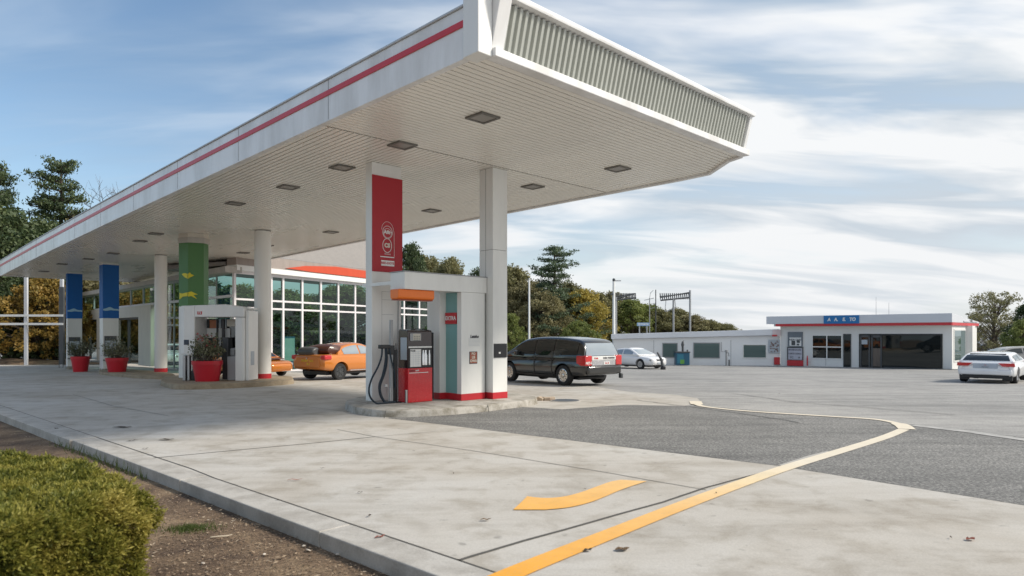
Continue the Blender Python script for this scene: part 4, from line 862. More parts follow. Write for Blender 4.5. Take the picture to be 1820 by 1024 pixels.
bp = gp(1291, 650.5); T = thing('standpipe', 'slim grey standpipe with two taps by the annex wall', 'standpipe', bp); mb = MB(); mb.lathe([(.07, 0), (.07, 1.0), (.11, 1.02), (.11, 1.14), (.02, 1.16)], 12); mb.build('pipe', GREY, T, smooth=True); mb = MB(); mb.lathe([(.05, 0), (.05, .45)], 10, (.2, 0, 0)); mb.tube([(0, -.05, .95), (.12, -.12, .95), (.14, -.12, .7)], .025, 6); mb.build('tap', DGREY, T, smooth=True)

# ---------------------------------------------------------------- vehicles
def bool_cut(o, cutters):
    for c in cutters:
        m = o.modifiers.new('cut', 'BOOLEAN'); m.object = c; m.operation = 'DIFFERENCE'; m.solver = 'EXACT'
    bpy.context.view_layer.update(); dg = bpy.context.evaluated_depsgraph_get(); me = bpy.data.meshes.new_from_object(o.evaluated_get(dg)); o.modifiers.clear(); o.data = me
    for c in cutters: bpy.data.objects.remove(c)
def wheel(T, x, y, r, w, rim_mat, spokes=5, hub=True):
    sgn = 1 if x > 0 else -1; M = Matrix.Translation((x, y, r)) @ Matrix.Rotation(R(90) * sgn, 4, 'Y')
    t = MB().lathe([(r * .62, -w / 2), (r * .93, -w / 2), (r, -w * .36), (r, w * .36), (r * .93, w / 2), (r * .66, w / 2), (r * .62, w * .30)], 36, M=M).build('wheel', RUBBER, T, smooth=True, angle=30)
    mb = MB(); mb.lathe([(r * .63, w * .36), (r * .66, w * .44), (r * .60, w * .46), (r * .56, w * .30), (r * .52, w * .05)], 36, M=M, caps=False)
    for k in range(spokes):
        a = 2 * math.pi * k / spokes
        for da in (-.13, .13): mb.box(r * .08, r * .61, -.032 * r / .3, .032 * r / .3, w * .22, w * .38, M @ Matrix.Rotation(a + da, 4, 'Z'))
    mb.lathe([(r * .16, w * .2), (r * .16, w * .42), (r * .1, w * .44)], 16, M=M); mb.build('rim', rim_mat, t)
    MB().lathe([(r * .6, 0), (r * .6, w * .1)], 24, M=M).build('brake_disc', BLACK, t)
def make_car(name, label, loc, heading, body_st, gh, zb, wb, wt_k, wheels, paintm, glass_side, glass_rear, glass_front, wr=.33, ww=.22, rim=CHROME, spokes=5, sidewin=(), top_mat=None, group='cars parked at the station'):
    """x right, y forward, z up; body_st: stations (y, half width, z low, z top); gh: greenhouse outline (y, z) from rear belt to front belt"""
    T = thing(name, label, 'car', loc, -heading, group)
    def cat(P, k):
        out = []
        for i in range(len(P) - 1):
            a, b, c, d = P[max(i - 1, 0)], P[i], P[i + 1], P[min(i + 2, len(P) - 1)]
            for j in range(k):
                t = j / k; out.append(tuple(0.5 * (2 * b[q] + (c[q] - a[q]) * t + (2 * a[q] - 5 * b[q] + 4 * c[q] - d[q]) * t * t + (d[q] - a[q] + 3 * b[q] - 3 * c[q]) * t ** 3) for q in range(len(b))))
        return out + [tuple(P[-1])]
    SEC = [(.72, 0), (.90, .02), (.965, .10), (.99, .24), (1.0, .42), (.998, .56), (.985, .66), (.975, .72), (.955, .84), (.915, .935), (.85, .985), (.72, 1.0), (.36, 1.012)]
    sts = cat(body_st, 4); y0, w0, l0, t0_ = sts[0]; y1, w1, l1, t1 = sts[-1]
    sts = [(y0, w0 * .86, l0 + .10, t0_ - .09), (y0 + .015, w0 * .95, l0 + .04, t0_ - .035)] + [(y0 + .05, w0, l0, t0_)] + sts[1:-1] + [(y1 - .05, w1, l1, t1), (y1 - .015, w1 * .95, l1 + .04, t1 - .035), (y1, w1 * .84, l1 + .10, t1 - .09)]
    rings = [[(-w * a, y, zl + (zt - zl) * b) for a, b in SEC] + [(w * a, y, zl + (zt - zl) * b) for a, b in reversed(SEC)] for (y, w, zl, zt) in sts]
    n = 2 * len(SEC); vs = [p for r in rings for p in r]; fs = [(k * n + i, k * n + (i + 1) % n, (k + 1) * n + (i + 1) % n, (k + 1) * n + i) for k in range(len(rings) - 1) for i in range(n)]
    fs += [tuple(range(n)), tuple((len(rings) - 1) * n + i for i in range(n))]
    o = MB().add(vs, fs).build('body', paintm, T)
    cs = []
    for (x, y) in wheels:
        s = 1 if x > 0 else -1
        c = MB().lathe([(wr * 1.17, -.36), (wr * 1.17, .5)], 32, M=Matrix.Translation((x, y, wr * 1.02)) @ Matrix.Rotation(R(90) * s, 4, 'Y')).build('cutter', BLACK); c.parent = T; cs.append(c)
    bool_cut(o, cs)
    for p in o.data.polygons: p.use_smooth = True
    o.data.set_sharp_from_angle(angle=R(42))
    for (x, y) in wheels: wheel(T, x, y, wr, ww, rim, spokes)
    # greenhouse
    def W(z): return wb - (z - zb) * wt_k
    from mathutils.bvhtree import BVHTree
    gs_ = cat(gh, 5); rings = []
    for (y, z) in gs_:
        hh = max(.02, z - zb); rr_ = min(.13, hh * .42); Wt = W(z)
        hp_ = [(wb, zb - .05), (wb - .002, zb)] + [(wb + (Wt - wb) * q + .018 * math.sin(q * 3.14), zb + (hh - rr_) * q) for q in (.25, .5, .75, 1.0)]
        hp_ += [(Wt - rr_ * (1 - math.cos(an)) * 1.15, z - rr_ + rr_ * math.sin(an)) for an in (R(22), R(45), R(68), R(90))] + [(Wt * .55, z + .018 * min(1, hh / .3)), (Wt * .2, z + .026 * min(1, hh / .3))]
        rings.append([(-a, y, b) for a, b in hp_] + [(a, y, b) for a, b in reversed(hp_)])
    n = len(rings[0]); vs = [p for r in rings for p in r]; fs = [(k * n + i, k * n + (i + 1) % n, (k + 1) * n + (i + 1) % n, (k + 1) * n + i) for k in range(len(rings) - 1) for i in range(n)]
    fs += [tuple(range(n)), tuple((len(rings) - 1) * n + i for i in range(n))]
    cab = MB().add(vs, fs).build('cabin', top_mat or paintm, T, smooth=True, angle=60)
    bvh = BVHTree.FromPolygons([Vector(v) for v in vs], fs)
    def top_at(y):
        for (y0, z0), (y1, z1) in zip(gs_, gs_[1:]):
            if y0 <= y <= y1: return z0 + (z1 - z0) * (y - y0) / max(1e-6, y1 - y0)
        return zb
    def cast(grid, dr, nm, mat):
        vs2 = []; nx, nz = len(grid), len(grid[0])
        for col_ in grid:
            for p in col_:
                h = bvh.ray_cast(Vector(p) - dr * 5, dr); q = (h[0] if h[0] is not None else Vector(p)); vs2.append(q - dr * .012)
        MB().add(vs2, [(i * nz + j, (i + 1) * nz + j, (i + 1) * nz + j + 1, i * nz + j + 1) for i in range(nx - 1) for j in range(nz - 1)]).build(nm, mat, cab, smooth=True)
    for s in (-1, 1):
        for (ya, yb) in sidewin:
            grid = []
            for i in range(11):
                y = ya + (yb - ya) * i / 10; z0 = zb + .035; z1 = max(z0 + .012, top_at(y) - .085); grid.append([(0, y, z0 + (z1 - z0) * j / 5) for j in range(6)])
            cast(grid, Vector((-s, 0, 0)), 'side_window', glass_side)
    zt_ = max(z for _, z in gh)
    def endp(sgn, nm, mat, zhi):
        grid = []
        for i in range(11):
            u = -1 + 2 * i / 10; col_ = []
            for j in range(7):
                z = zb + .05 + (zhi - zb - .05) * j / 6; col_.append((u * (W(z) - .10 - .03 * j / 6), 0, z))
            grid.append(col_)
        cast(grid, Vector((0, -sgn, 0)), nm, mat)
    endp(-1, 'rear_window', glass_rear, gh[1][1] - .03); endp(1, 'windscreen', glass_front, gh[-2][1] - .03)
    return T, o, cab
def lamp(T, name, mat, x0, x1, y0, y1, z0, z1, bev=.02, lab=None):
    o = MB().box(x0, x1, y0, y1, z0, z1).build(name, mat, T, bevel=bev, seg=3, smooth=True)
    if lab: o['label'] = lab
    return o
# black people carrier seen from its rear corner
wl = gp(1004, 685.5); hd = -R(40); Ch, Sh = math.cos(-hd), math.sin(-hd)
def place(contact, cx_, cy_, heading):   # world spot of the car's origin so that local (cx_, cy_) stands on contact
    c, s = math.cos(-heading), math.sin(-heading); return Vector((contact.x - (c * cx_ - s * cy_), contact.y - (s * cx_ + c * cy_), contact.z))
loc_ = place(wl, -.86, -1.35, hd)
T, body, cab = make_car('people_carrier', 'long black people carrier with large red tail lamps parked beyond the portal', loc_, hd,
    [(-2.44, .90, .42, 1.04), (-2.1, .965, .36, 1.07), (-1.2, .985, .32, 1.07), (0, .985, .30, 1.07), (1.4, .97, .30, 1.05), (2.15, .90, .32, .98), (2.5, .76, .36, .86), (2.64, .62, .42, .75)],
    [(-2.38, 1.05), (-2.16, 1.56), (-1.5, 1.70), (-.4, 1.745), (.5, 1.70), (1.1, 1.56), (1.95, 1.03)], 1.04, .95, .24, [(-.86, -1.35), (.86, -1.35), (-.86, 1.65), (.86, 1.65)], CAR_BLACK, GLASS_CAR, GLASS_CAR_PALE, GLASS_CAR, .37, .25, CHROME, 7, [(-2.04, -.92), (-.82, .12), (.2, 1.35)])
for s in (-1, 1):
    tl = lamp(T, 'tail_lamp', TAIL, *sorted((s * .62, s * .955)), -2.46, -2.0, .74, 1.10, .03)
    if s < 0: text('lamp_lettering', 'NET-S', .115, PAPER, tl, (-.79, -2.464, .84), bold=.004)
MB().box(-.61, .61, -2.45, -2.38, .74, .93).build('tailgate_panel', SILVER, T, bevel=.01)
tb = MB().box(-.62, .62, -2.46, -2.37, .935, 1.07).build('tailgate_trim', PAPER, T, bevel=.012); text('trim_lettering', 'DUSA TEXSORD', .085, INK, tb, (.25, -2.463, 1.0), bold=.004); text('trim_lettering', 'U.Ash', .08, RED, tb, (-.42, -2.463, 1.0), bold=.004)
pl = MB().box(-.02, .30, -2.463, -2.451, .77, .87).build('number_plate', PAPER, T, bevel=.004); text('plate_lettering', 'DA-18', .075, RED, pl, (.14, -2.466, .82), bold=.002)
MB().box(-.86, .86, -2.52, -2.40, .44, .72).build('bumper', CAR_BLACK, T, bevel=.05, seg=3, smooth=True)
MB().box(.80, .92, -2.56, -2.42, .26, .44).build('tow_bar', DGREY, T, bevel=.03)
mb = MB(); mb.box(-.992, -.984, -.80, -.77, .42, 1.04); mb.box(-.992, -.984, .16, .19, .42, 1.04); mb.build('door_seam', BLACK, T)
for y in (-.62, .34): MB().box(-1.012, -.985, y, y + .20, .88, .915).build('door_handle', CAR_BLACK, T, bevel=.008)
MB().box(-.985, -.95, -.9, 1.2, .33, .37).build('sill_trim', BLACK, T, bevel=.01)
MB().box(-1.16, -.97, 1.0, 1.16, 1.04, 1.22).build('door_mirror', CAR_BLACK, T, bevel=.04, seg=3)
MB().box(-.7, .7, -1.9, 2.2, .22, .34).build('underbody', BLACK, T, bevel=.05)
mb = MB(); mb.box(-.80, -.77, -1.9, .6, 1.695, 1.72); mb.box(.77, .80, -1.9, .6, 1.695, 1.72); 
# white saloon behind it, nose towards the camera side
wl = gp(1139, 656); hd = R(180 - 38); loc_ = place(wl, .76, 1.25, hd)
sal_body = [(-2.15, .62, .40, .70), (-2.05, .80, .30, .80), (-1.2, .87, .22, .86), (0, .88, .22, .86), (1.2, .87, .22, .80), (1.9, .78, .24, .72), (2.15, .60, .30, .60)]
sal_gh = [(-1.65, .88), (-.85, 1.20), (-.2, 1.27), (.35, 1.24), (1.15, .84)]
sal_w = [(-.76, -1.3), (.76, -1.3), (-.76, 1.25), (.76, 1.25)]
T, body, cab = make_car('parked_car', 'white saloon parked nose out before the annex, partly behind the black carrier', loc_, hd, sal_body, sal_gh, .86, .82, .32, sal_w, CAR_WHITE, GLASS_CAR_PALE, GLASS_CAR, GLASS_CAR_PALE, .30, .2, SILVER, 9, [(-1.15, -.25), (-.17, .62)])
for s in (-1, 1): lamp(T, 'headlight', GREY, *sorted((s * .42, s * .76)), 1.93, 2.06, .52, .63)
lamp(T, 'grille', DGREY, -.32, .32, 2.08, 2.165, .52, .61); lamp(T, 'number_plate', PAPER_GREY, -.25, .25, 2.1, 2.175, .36, .44, .004); MB().box(-.6, .6, -1.7, 1.8, .14, .24).build('underbody', BLACK, T)
bp = gp(1178.5, 657); T = thing('leaning_object', 'dark leaning unidentified object by the nose of the white saloon', 'unidentified object', bp); mb = MB(); mb.tube([(0, 0, .1), (-.1, .02, .6), (-.34, .05, 1.05)], [.10, .08, .05], 8); mb.build('post', DGREY, T, smooth=True); MB().lathe([(.16, 0), (.16, .16), (.1, .22)], 14).build('foot', BLACK, T, smooth=True)  # dark object of unknown kind, shaped as a leaning post on a foot
# white car on the right, seen from behind
c0 = gp(1757, 681.5); hd = R(44); loc_ = place(c0, .1, -1.9, hd)
T, body, cab = make_car('parked_car', 'white hatchback driving away beside the shop, red tail lamps towards us', loc_, hd,
    [(-2.08, .80, .36, .74), (-1.98, .97, .28, .86), (-1.2, 1.03, .22, .88), (0, 1.03, .22, .88), (1.2, 1.0, .22, .82), (1.9, .9, .24, .72), (2.15, .7, .3, .6)],
    [(-1.95, .88), (-1.45, 1.16), (-.6, 1.23), (.3, 1.21), (1.2, .86)], .87, .93, .36, [(-.86, -1.35), (.86, -1.35), (-.86, 1.3), (.86, 1.3)], CAR_WHITE, GLASS_CAR, GLASS_CAR, GLASS_CAR_PALE, .31, .24, SILVER, 5, [(-1.35, -.4), (-.3, .55)])
for s in (-1, 1):
    x0, x1 = sorted((s * .48, s * .93)); MB().slab([(s * .44, -2.02, .83), (s * .97, -1.97, .83), (s * .985, -1.97, .69), (s * .58, -2.02, .70)], (0, -.125, 0)).build('tail_lamp', TAIL, T, bevel=.01)
    MB().box(*sorted((s * .56, s * .90)), -2.06, -1.9, .12, .34).build('exhaust_corner', BLACK, T, bevel=.03)
lamp(T, 'bumper', CAR_WHITE, -.9, .9, -2.13, -1.98, .34, .56, .05); MB().box(-.80, .80, -2.09, -1.9, .20, .345).build('diffuser', BLACK, T, bevel=.02)
pn = MB().box(-.42, .42, -2.087, -2.07, .60, .80).build('tailgate_recess', paint('blue grey panel', (.45, .50, .58), .35), T, bevel=.01); text('plate_lettering', 'MISTRAC', .06, INK, pn, (0, -2.089, .66)); text('plate_lettering', 'VA', .06, RED, pn, (0, -2.089, .74))
MB().box(-.62, .62, -1.50, -1.42, 1.165, 1.195).build('brake_light', BLACK, cab); T.scale = (.93, .93, .94)
# orange convertible hatch under the canopy edge
wl = gp(602, 675.5); hd = R(31); OS = 1.14; loc_ = place(wl, .74 * OS, -1.15 * OS, hd)
or_body = [(-1.95, .80, .44, .95), (-1.6, .87, .36, .985), (-1.0, .89, .32, .98), (0, .88, .30, .95), (1.1, .86, .30, .86), (1.8, .76, .32, .74), (2.08, .58, .38, .62)]
T, body, cab = make_car('orange_car', 'whole orange hatch with brown folded soft top parked behind the round column', loc_, hd, or_body,
    [(-1.25, .97), (-.95, 1.25), (-.5, 1.37), (0, 1.39), (.45, 1.28), (1.35, .90)], .94, .80, .36, [(-.74, -1.15), (.74, -1.15), (-.74, 1.2), (.74, 1.2)], CAR_ORANGE, GLASS_CAR_PALE, GLASS_CAR, GLASS_CAR_PALE, .32, .2, DGREY, 6, [(-.95, -.15), (-.08, 1.0)], None)
MB().lathe([(.01, -.30), (.28, -.26), (.38, -.05), (.38, .10), (.30, .24), (.01, .3)], 28, M=Matrix.Translation((.05, -1.18, 1.13)) @ Matrix.Rotation(R(90), 4, 'Y') @ Matrix.Scale(.62, 4, (1, 0, 0)) @ Matrix.Scale(1.25, 4, (0, 1, 0)) @ Matrix.Scale(2.3, 4, (0, 0, 1))).build('soft_top', CAR_TOP, T, smooth=True)
MB().lathe([(.20, -.42), (.24, -.2), (.24, .2), (.20, .42)], 20, M=Matrix.Translation((-.2, -1.72, 1.08)) @ Matrix.Rotation(R(90), 4, 'Y') @ Matrix.Scale(.75, 4, (1, 0, 0))).build('spare_roll', DGREY, T, bevel=.05, smooth=True)
for s in (-1, 1):
    lamp(T, 'tail_lamp', TAIL, *sorted((s * .62, s * .88)), -1.955, -1.6, .78, .96, .05)
T.scale = (OS, OS, OS * .97)
tgp = MB().box(-.6, .6, -1.975, -1.94, .5, .88).build('tailgate', CAR_ORANGE, T, bevel=.015); text('tailgate_lettering', 'MORO  ALS', .12, YELLOW, tgp, (0, -1.978, .74)); text('tailgate_lettering', 'B.2', .12, YELLOW, tgp, (.05, -1.978, .62)); MB().lathe([(.03, 0), (.03, .02)], 10, M=Matrix.Translation((0, -1.98, .83)) @ Matrix.Rotation(R(90), 4, 'X')).build('lock', CHROME, tgp)
MB().box(.878, .90, .2, .42, .74, .79).build('door_handle', DGREY, T, bevel=.01); MB().box(.86, 1.02, .72, .86, .92, 1.03).build('door_mirror', BLACK, T, bevel=.03)
MB().box(-.6, .6, -1.6, 1.8, .2, .34).build('underbody', BLACK, T); MB().box(.862, .882, -.7, .8, .34, .37).build('sill_trim', SILVER, T)
# second orange car, nose showing past the round column
wl = gp(470, 671); hd = R(180 - 62); loc_ = place(wl, .5, 1.55, hd)
T, body, cab = make_car('orange_car', 'orange car with dark bonnet half hidden behind the thick round column', loc_, hd, sal_body, [(-1.65, .88), (-.85, 1.24), (-.2, 1.32), (.35, 1.28), (1.15, .84)], .86, .82, .32, sal_w, CAR_ORANGE, GLASS_CAR, GLASS_CAR, GLASS_CAR, .31, .2, DGREY, 6, [(-1.15, -.25), (-.17, .62)])
MB().box(-.5, .5, .75, 1.75, .80, .845).build('bonnet', CAR_TOP, T, bevel=.03)
for s in (-1, 1): lamp(T, 'headlight', GREY, *sorted((s * .42, s * .70)), 1.95, 2.08, .50, .64)
# far cars
def far_car(px, py, hd, label, mat, sc=1.0, Zoff=0):
    p = gp(px, py); T, b, c = make_car('parked_car', label, p, hd, sal_body, sal_gh, .86, .82, .32, sal_w, mat, GLASS_CAR, GLASS_CAR, GLASS_CAR, .30, .2, SILVER, 5, [(-1.15, -.25), (-.17, .62)])
    for s in (-1, 1): lamp(T, 'headlight', GREY, *sorted((s * .42, s * .76)), 1.93, 2.06, .52, .63); lamp(T, 'tail_lamp', TAIL, *sorted((s * .5, s * .78)), -2.13, -2.0, .60, .74)
    lamp(T, 'number_plate', PAPER, -.25, .25, 2.1, 2.175, .36, .44, .004); MB().box(-.6, .6, -1.7, 1.8, .14, .24).build('underbody', BLACK, T); T.scale = (sc,) * 3; return T
far_car(309, 648, R(168), 'small white car seen through the gap between the kiosk and slim column', CAR_WHITE, 1.25)
far_car(1812, 655, R(100), 'dark beige car partly hidden beyond the white hatchback', CAR_GREY, 1.1)

# ---------------------------------------------------------------- poles, gantries, signs
def pole(px, pyt, Z, r, label, cat='pole', mat=None, name='light_pole'):
    z0 = g(Z); T = thing(name, label, cat, (at(px, 600, Z).x, Z, z0)); h = zat(pyt, Z) - z0
    MB().lathe([(r * 1.6, 0), (r * 1.6, .3), (r, .32), (r * .75, h)], 12).build('shaft', mat or PAPER, T, smooth=True); return T, h
T, h = pole(940.5, 497, 58, .10, 'plain slim white pole rising in front of the tall pine'); MB().lathe([(.11, 0), (.05, .12)], 10, (0, 0, h)).build('cap', GREY, T)
T, h = pole(1091, 498, 56, .14, 'white mast with crossarm camera and lamp at the annex end')
MB().tube([(-.1, 0, h - .05), (.6, 0, h - .05)], .045, 8).build('crossarm', GREY, T); MB().lathe([(.12, 0), (.12, .2), (.05, .25)], 10, (0, 0, h - .1)).build('camera', DGREY, T); MB().box(-.28, -.05, -.1, .1, h - 1.25, h - 1.1).build('floodlight', DGREY, T, bevel=.03)
def gantry(px0, px1, py0, py1, Z, label, post_px=None, post_top=None, legs=()):
    x0, x1 = at(px0, 0, Z).x, at(px1, 0, Z).x; T = thing('sign_gantry', label, 'gantry', ((x0 + x1) / 2, Z, g(Z))); gz = g(Z); hw = (x1 - x0) / 2
    za, zb = zat(py0, Z) - gz, zat(py1, Z) - gz; mb = MB()
    mb.tube([(-hw, 0, za - .25), (hw, 0, za + .2)], .06, 6); mb.tube([(-hw, 0, zb - .1), (hw, 0, zb + .15)], .08, 6); mb.tube([(-hw, .4, zb + .25), (hw, .4, zb + .55)], .05, 6)
    for i in range(15):
        x = -hw + 2 * hw * i / 14; mb.tube([(x, 0, zb), (x, .2, zb + .55)], .05, 5)
        if i % 3 == 0: mb.tube([(x, 0, zb), (x, 0, za)], .03, 5)
    mb.build('truss', DGREY, T)
    lg = MB()
    for px, pyt in legs: x = at(px, 0, Z).x - (x0 + x1) / 2; lg.tube([(x, 0, 0), (x, 0, zat(pyt, Z) - gz)], .09, 8)
    lg.build('post', GREY, T); 
    if post_px is not None: mb = MB(); mb.tube([(-hw + .4, 0, zb - 1.1), (hw - 1.2, 0, zb - .8)], .04, 5); mb.tube([(-hw + .4, 0, zb - 1.1), (-hw + .5, 0, zb)], .03, 5); mb.tube([(hw - 1.2, 0, zb - .8), (hw - 1.3, 0, zb)], .03, 5); mb.build('lower_rail', GREY, T)
gantry(1093, 1130, 526, 532, 60, 'smaller dark steel gantry joined to the camera mast', None, None, [(1095, 528)])
gantry(1174, 1225, 524, 532, 60, 'larger dark steel gantry with tall post standing beyond the annex', 1, None, [(1226.5, 516), (1197, 530)])
T, h = pole(1165.5, 515, 64, .06, 'bare thin aerial pole rising between the two gantries', 'aerial pole', DGREY, 'aerial_pole')
T, h = pole(1154.5, 530, 64, .06, 'thin aerial pole with crossed arms and bent tip beside the bare pole', 'aerial pole', GREY, 'aerial_pole'); mb = MB(); mb.tube([(-.5, 0, h - .2), (.4, 0, h)], .03, 5); mb.tube([(0, 0, h), (.1, 0, h + .5), (.35, 0, h + .75)], .025, 5); mb.tube([(0, 0, h - 1), (.55, 0, h - .9)], .025, 5); mb.tube([(0, 0, h - .6), (.55, 0, h - .5)], .025, 5); mb.build('arm', GREY, T)
Z = 57; T = thing('blue_sign', 'small pale blue sign board above the annex roof', 'sign', (at(1143, 0, Z).x, Z, g(Z))); z0 = zat(579.5, Z) - g(Z); w = 11 * Z / F
MB().box(-w, w, -.05, .05, z0, z0 + .28).build('board', paint('pale blue board', (.22, .36, .55), .4), T, bevel=.01); mb = MB(); mb.lathe([(.06, 0), (.06, z0 - .002)], 8, (-w * .6, 0, 0)); mb.lathe([(.06, 0), (.06, z0 - .002)], 8, (w * .6, 0, 0)); mb.build('post', GREY, T); text('sign_lettering', 'ENTEROE', .20, PAPER, T, (0, -.053, z0 + .14), bold=.004)

# ---------------------------------------------------------------- houses behind on the right
Z = 72
for (x0, x1, y0, y1, lab, zz_) in ((1741, 1782, 590, 634, 'white two storey house glimpsed beyond the shop and car', 74), (1786, 1850, 616, 640, 'long grey shed beyond the beige car', 66)):
    p = at((x0 + x1) / 2, 640, zz_); gz = g(zz_); w = (x1 - x0) / 2 / F * zz_; T = thing('house', lab, 'house', (p.x, zz_, gz)); z1 = zat(y0, zz_) - gz
    MB().box(-w, w, 0, 6, -.2, z1).build('wall', STORE_WALL if x0 < 1780 else GREY, T); MB().slab([(-w - .2, -.3, z1 + .01), (w + .2, -.3, z1 + .01), (w + .1, -.3, z1 + .16), (-w - .1, -.3, z1 + .16)], (0, 6.6, 0)).build('roof', GREY, T)
    for k in range(3):
        x = -w * .8 + k * w * .6; win(T, (x, x + w * .35, z1 * .25, z1 * .45), 0, GLASS_ANNEX, WHITE, 1, 1, .06)
        if x0 < 1780: win(T, (x, x + w * .35, z1 * .65, z1 * .85), 0, GLASS_ANNEX, WHITE, 1, 1, .06)

# ---------------------------------------------------------------- trees
def broadleaf(seed, n_cl=60, leaf=.22, per=70, rad=1.0, hole=.25, trunk=True):
    """unit tree: height 1, crown radius about .38; leaves are small faces in clumps on limbs"""
    r = random.Random(seed); tr = MB(); lf = LB(); cl = []
    tr.tube([(0, 0, 0), (r.gauss(0, .01), r.gauss(0, .01), .25), (r.gauss(0, .02), r.gauss(0, .02), .55), (r.gauss(0, .02), 0, .85)], [.016, .013, .008, .003], 7)
    for i in range(n_cl):
        z = .12 + .86 * r.random() ** .85; prof = math.sin(min(1, (z - .02) / .98) ** .8 * math.pi) ** .6 * .36 * rad; a = r.random() * 6.283; q = r.random() ** .45; c = Vector((math.cos(a) * prof * q, math.sin(a) * prof * q, z)); cl.append(c)
        st = Vector((0, 0, max(.1, z - .18 - .15 * r.random()))); tr.tube([st, st.lerp(c, .6) + Vector((r.gauss(0, .02), r.gauss(0, .02), .03)), c], [.0045, .003, .001], 4)
        cr = r.uniform(.045, .095)
        if r.random() < hole: cr *= .6
        for k in range(int(per * (cr / .07) ** 1.5)):
            d = Vector((r.gauss(0, 1), r.gauss(0, 1), r.gauss(0, .75))); d = d.normalized() * cr * r.random() ** .5; lf.leaf(c + d, leaf * r.uniform(.6, 1.3), r, r.random())
    return tr, lf
def pine_tree(seed, leaf=.0085, full=1.0, lo=.22):
    r = random.Random(seed); tr = MB(); lf = LB(); tr.tube([(0, 0, 0), (.005, 0, .4), (-.004, 0, .8), (0, 0, .99)], [.02, .015, .008, .003], 7)
    z = lo
    while z < .97:
        t = (z - lo) / (1 - lo); Lm = .30 * full * (1 - t) ** .75 * (.75 + .25 * math.sin(t * 9)) + .03
        for k in range(r.randint(3, 5)):
            a = r.random() * 6.283; L = Lm * r.uniform(.45, 1.15); rise = r.uniform(-.05, .16) * L + .12 * L * t
            d = Vector((math.cos(a), math.sin(a), 0)); L = L * (1.25 if a % 1.7 < .5 else 1); base = Vector((0, 0, z)); tip = base + d * L + Vector((0, 0, rise + .05 * L)); mid = base + d * L * .5 + Vector((0, 0, rise * .2))
            tr.tube([base, mid, tip], [.005, .003, .0012], 4); sd = Vector((-d.y, d.x, 0))
            nt_ = max(5, int(L * 75))
            for m in range(nt_):
                u = .18 + .82 * m / nt_; c = base.lerp(mid, u * 2) if u < .5 else mid.lerp(tip, u * 2 - 1); c = c + sd * r.gauss(0, .025 + L * .10 * (1.1 - u)) + Vector((0, 0, r.uniform(-.004, .016)))
                for q in range(26): lf.leaf(c + Vector((r.gauss(0, .015), r.gauss(0, .015), r.gauss(0.004, .008))), leaf * r.uniform(.5, 1.0), r, r.random(), 2.8, .6)
        z += r.uniform(.028, .052)
    return tr, lf
def bare_tree(seed, tint=False):
    r = random.Random(seed); tr = MB()
    def br(p, d, L, rad, lv):
        q = p + d * L * .5 + Vector((r.gauss(0, .03), r.gauss(0, .03), r.gauss(0, .02))) * L; e = q + (d + Vector((r.gauss(0, .12), r.gauss(0, .12), .08))).normalized() * L * .5; tr.tube([p, q, e], [rad, rad * .8, rad * .6], 5 if lv < 2 else 3)
        if lv < 5:
            for k in range(3 if lv else 4):
                nd = (d + Vector((r.gauss(0, .55), r.gauss(0, .55), r.gauss(.15, .3)))).normalized(); br(p.lerp(e, r.uniform(.5, 1)), nd, L * r.uniform(.5, .75), rad * .55, lv + 1)
    br(Vector((0, 0, 0)), Vector((0, 0, 1)), .42, .016, 0); return tr
PROTO = {}
def proto_mesh(kind):
    if kind in PROTO: return PROTO[kind]
    k, s = kind.rsplit('_', 1); s = int(s)
    if k == 'broad': tr, lf = broadleaf(s, 170, .016, 115)
    elif k == 'dense': tr, lf = broadleaf(s, 240, .016, 125, 1.15, .1)
    elif k == 'sparse': tr, lf = broadleaf(s, 135, .013, 95, 1.4, .45)
    elif k == 'bush': tr, lf = broadleaf(s, 180, .022, 110, 1.5, .2)
    elif k == 'pine': tr, lf = pine_tree(s)
    elif k == 'fullpine': tr, lf = pine_tree(s, .0085, 1.35, .12)
    else: tr, lf = bare_tree(s), None
    T = thing('tree', '', 'tree', (0, 0, -500)); a = tr.build('trunk', WOODB, T, smooth=True); b = lf.build('crown', L_GREEN, T) if lf else None
    PROTO[kind] = (a.data, b.data if b else None)
    for o in (a, b, T):
        if o: bpy.data.objects.remove(o)
    return PROTO[kind]
trr = random.Random(11)
def tree(px, pytop, Z, kind, leafm, label, name='tree', width=1.0, group=None, base=None):
    tm, lm = proto_mesh(kind); z0 = g(Z) if base is None else base; h = zat(pytop, Z) - z0; T = thing(name, label, 'tree' if name != 'bush' else 'bush', (at(px, 0, Z).x, Z, z0), trr.random() * 6.28, group)
    o = bpy.data.objects.new('trunk', tm); COL.objects.link(o); o.parent = T
    if lm:
        c = bpy.data.objects.new('crown', lm); COL.objects.link(c); c.parent = T; c.material_slots[0].link = 'OBJECT'; c.material_slots[0].material = leafm
    T.scale = (h * width, h * width, h); return T
G1, G2, G3 = 'trees beyond the annex', 'trees beyond the canopy end', 'trees behind the glass pavilion'
tree(985, 437, 66, 'fullpine_3', L_PINE, 'tallest dark pine with layered branches rising behind the black carrier', 'pine_tree', 1.25)
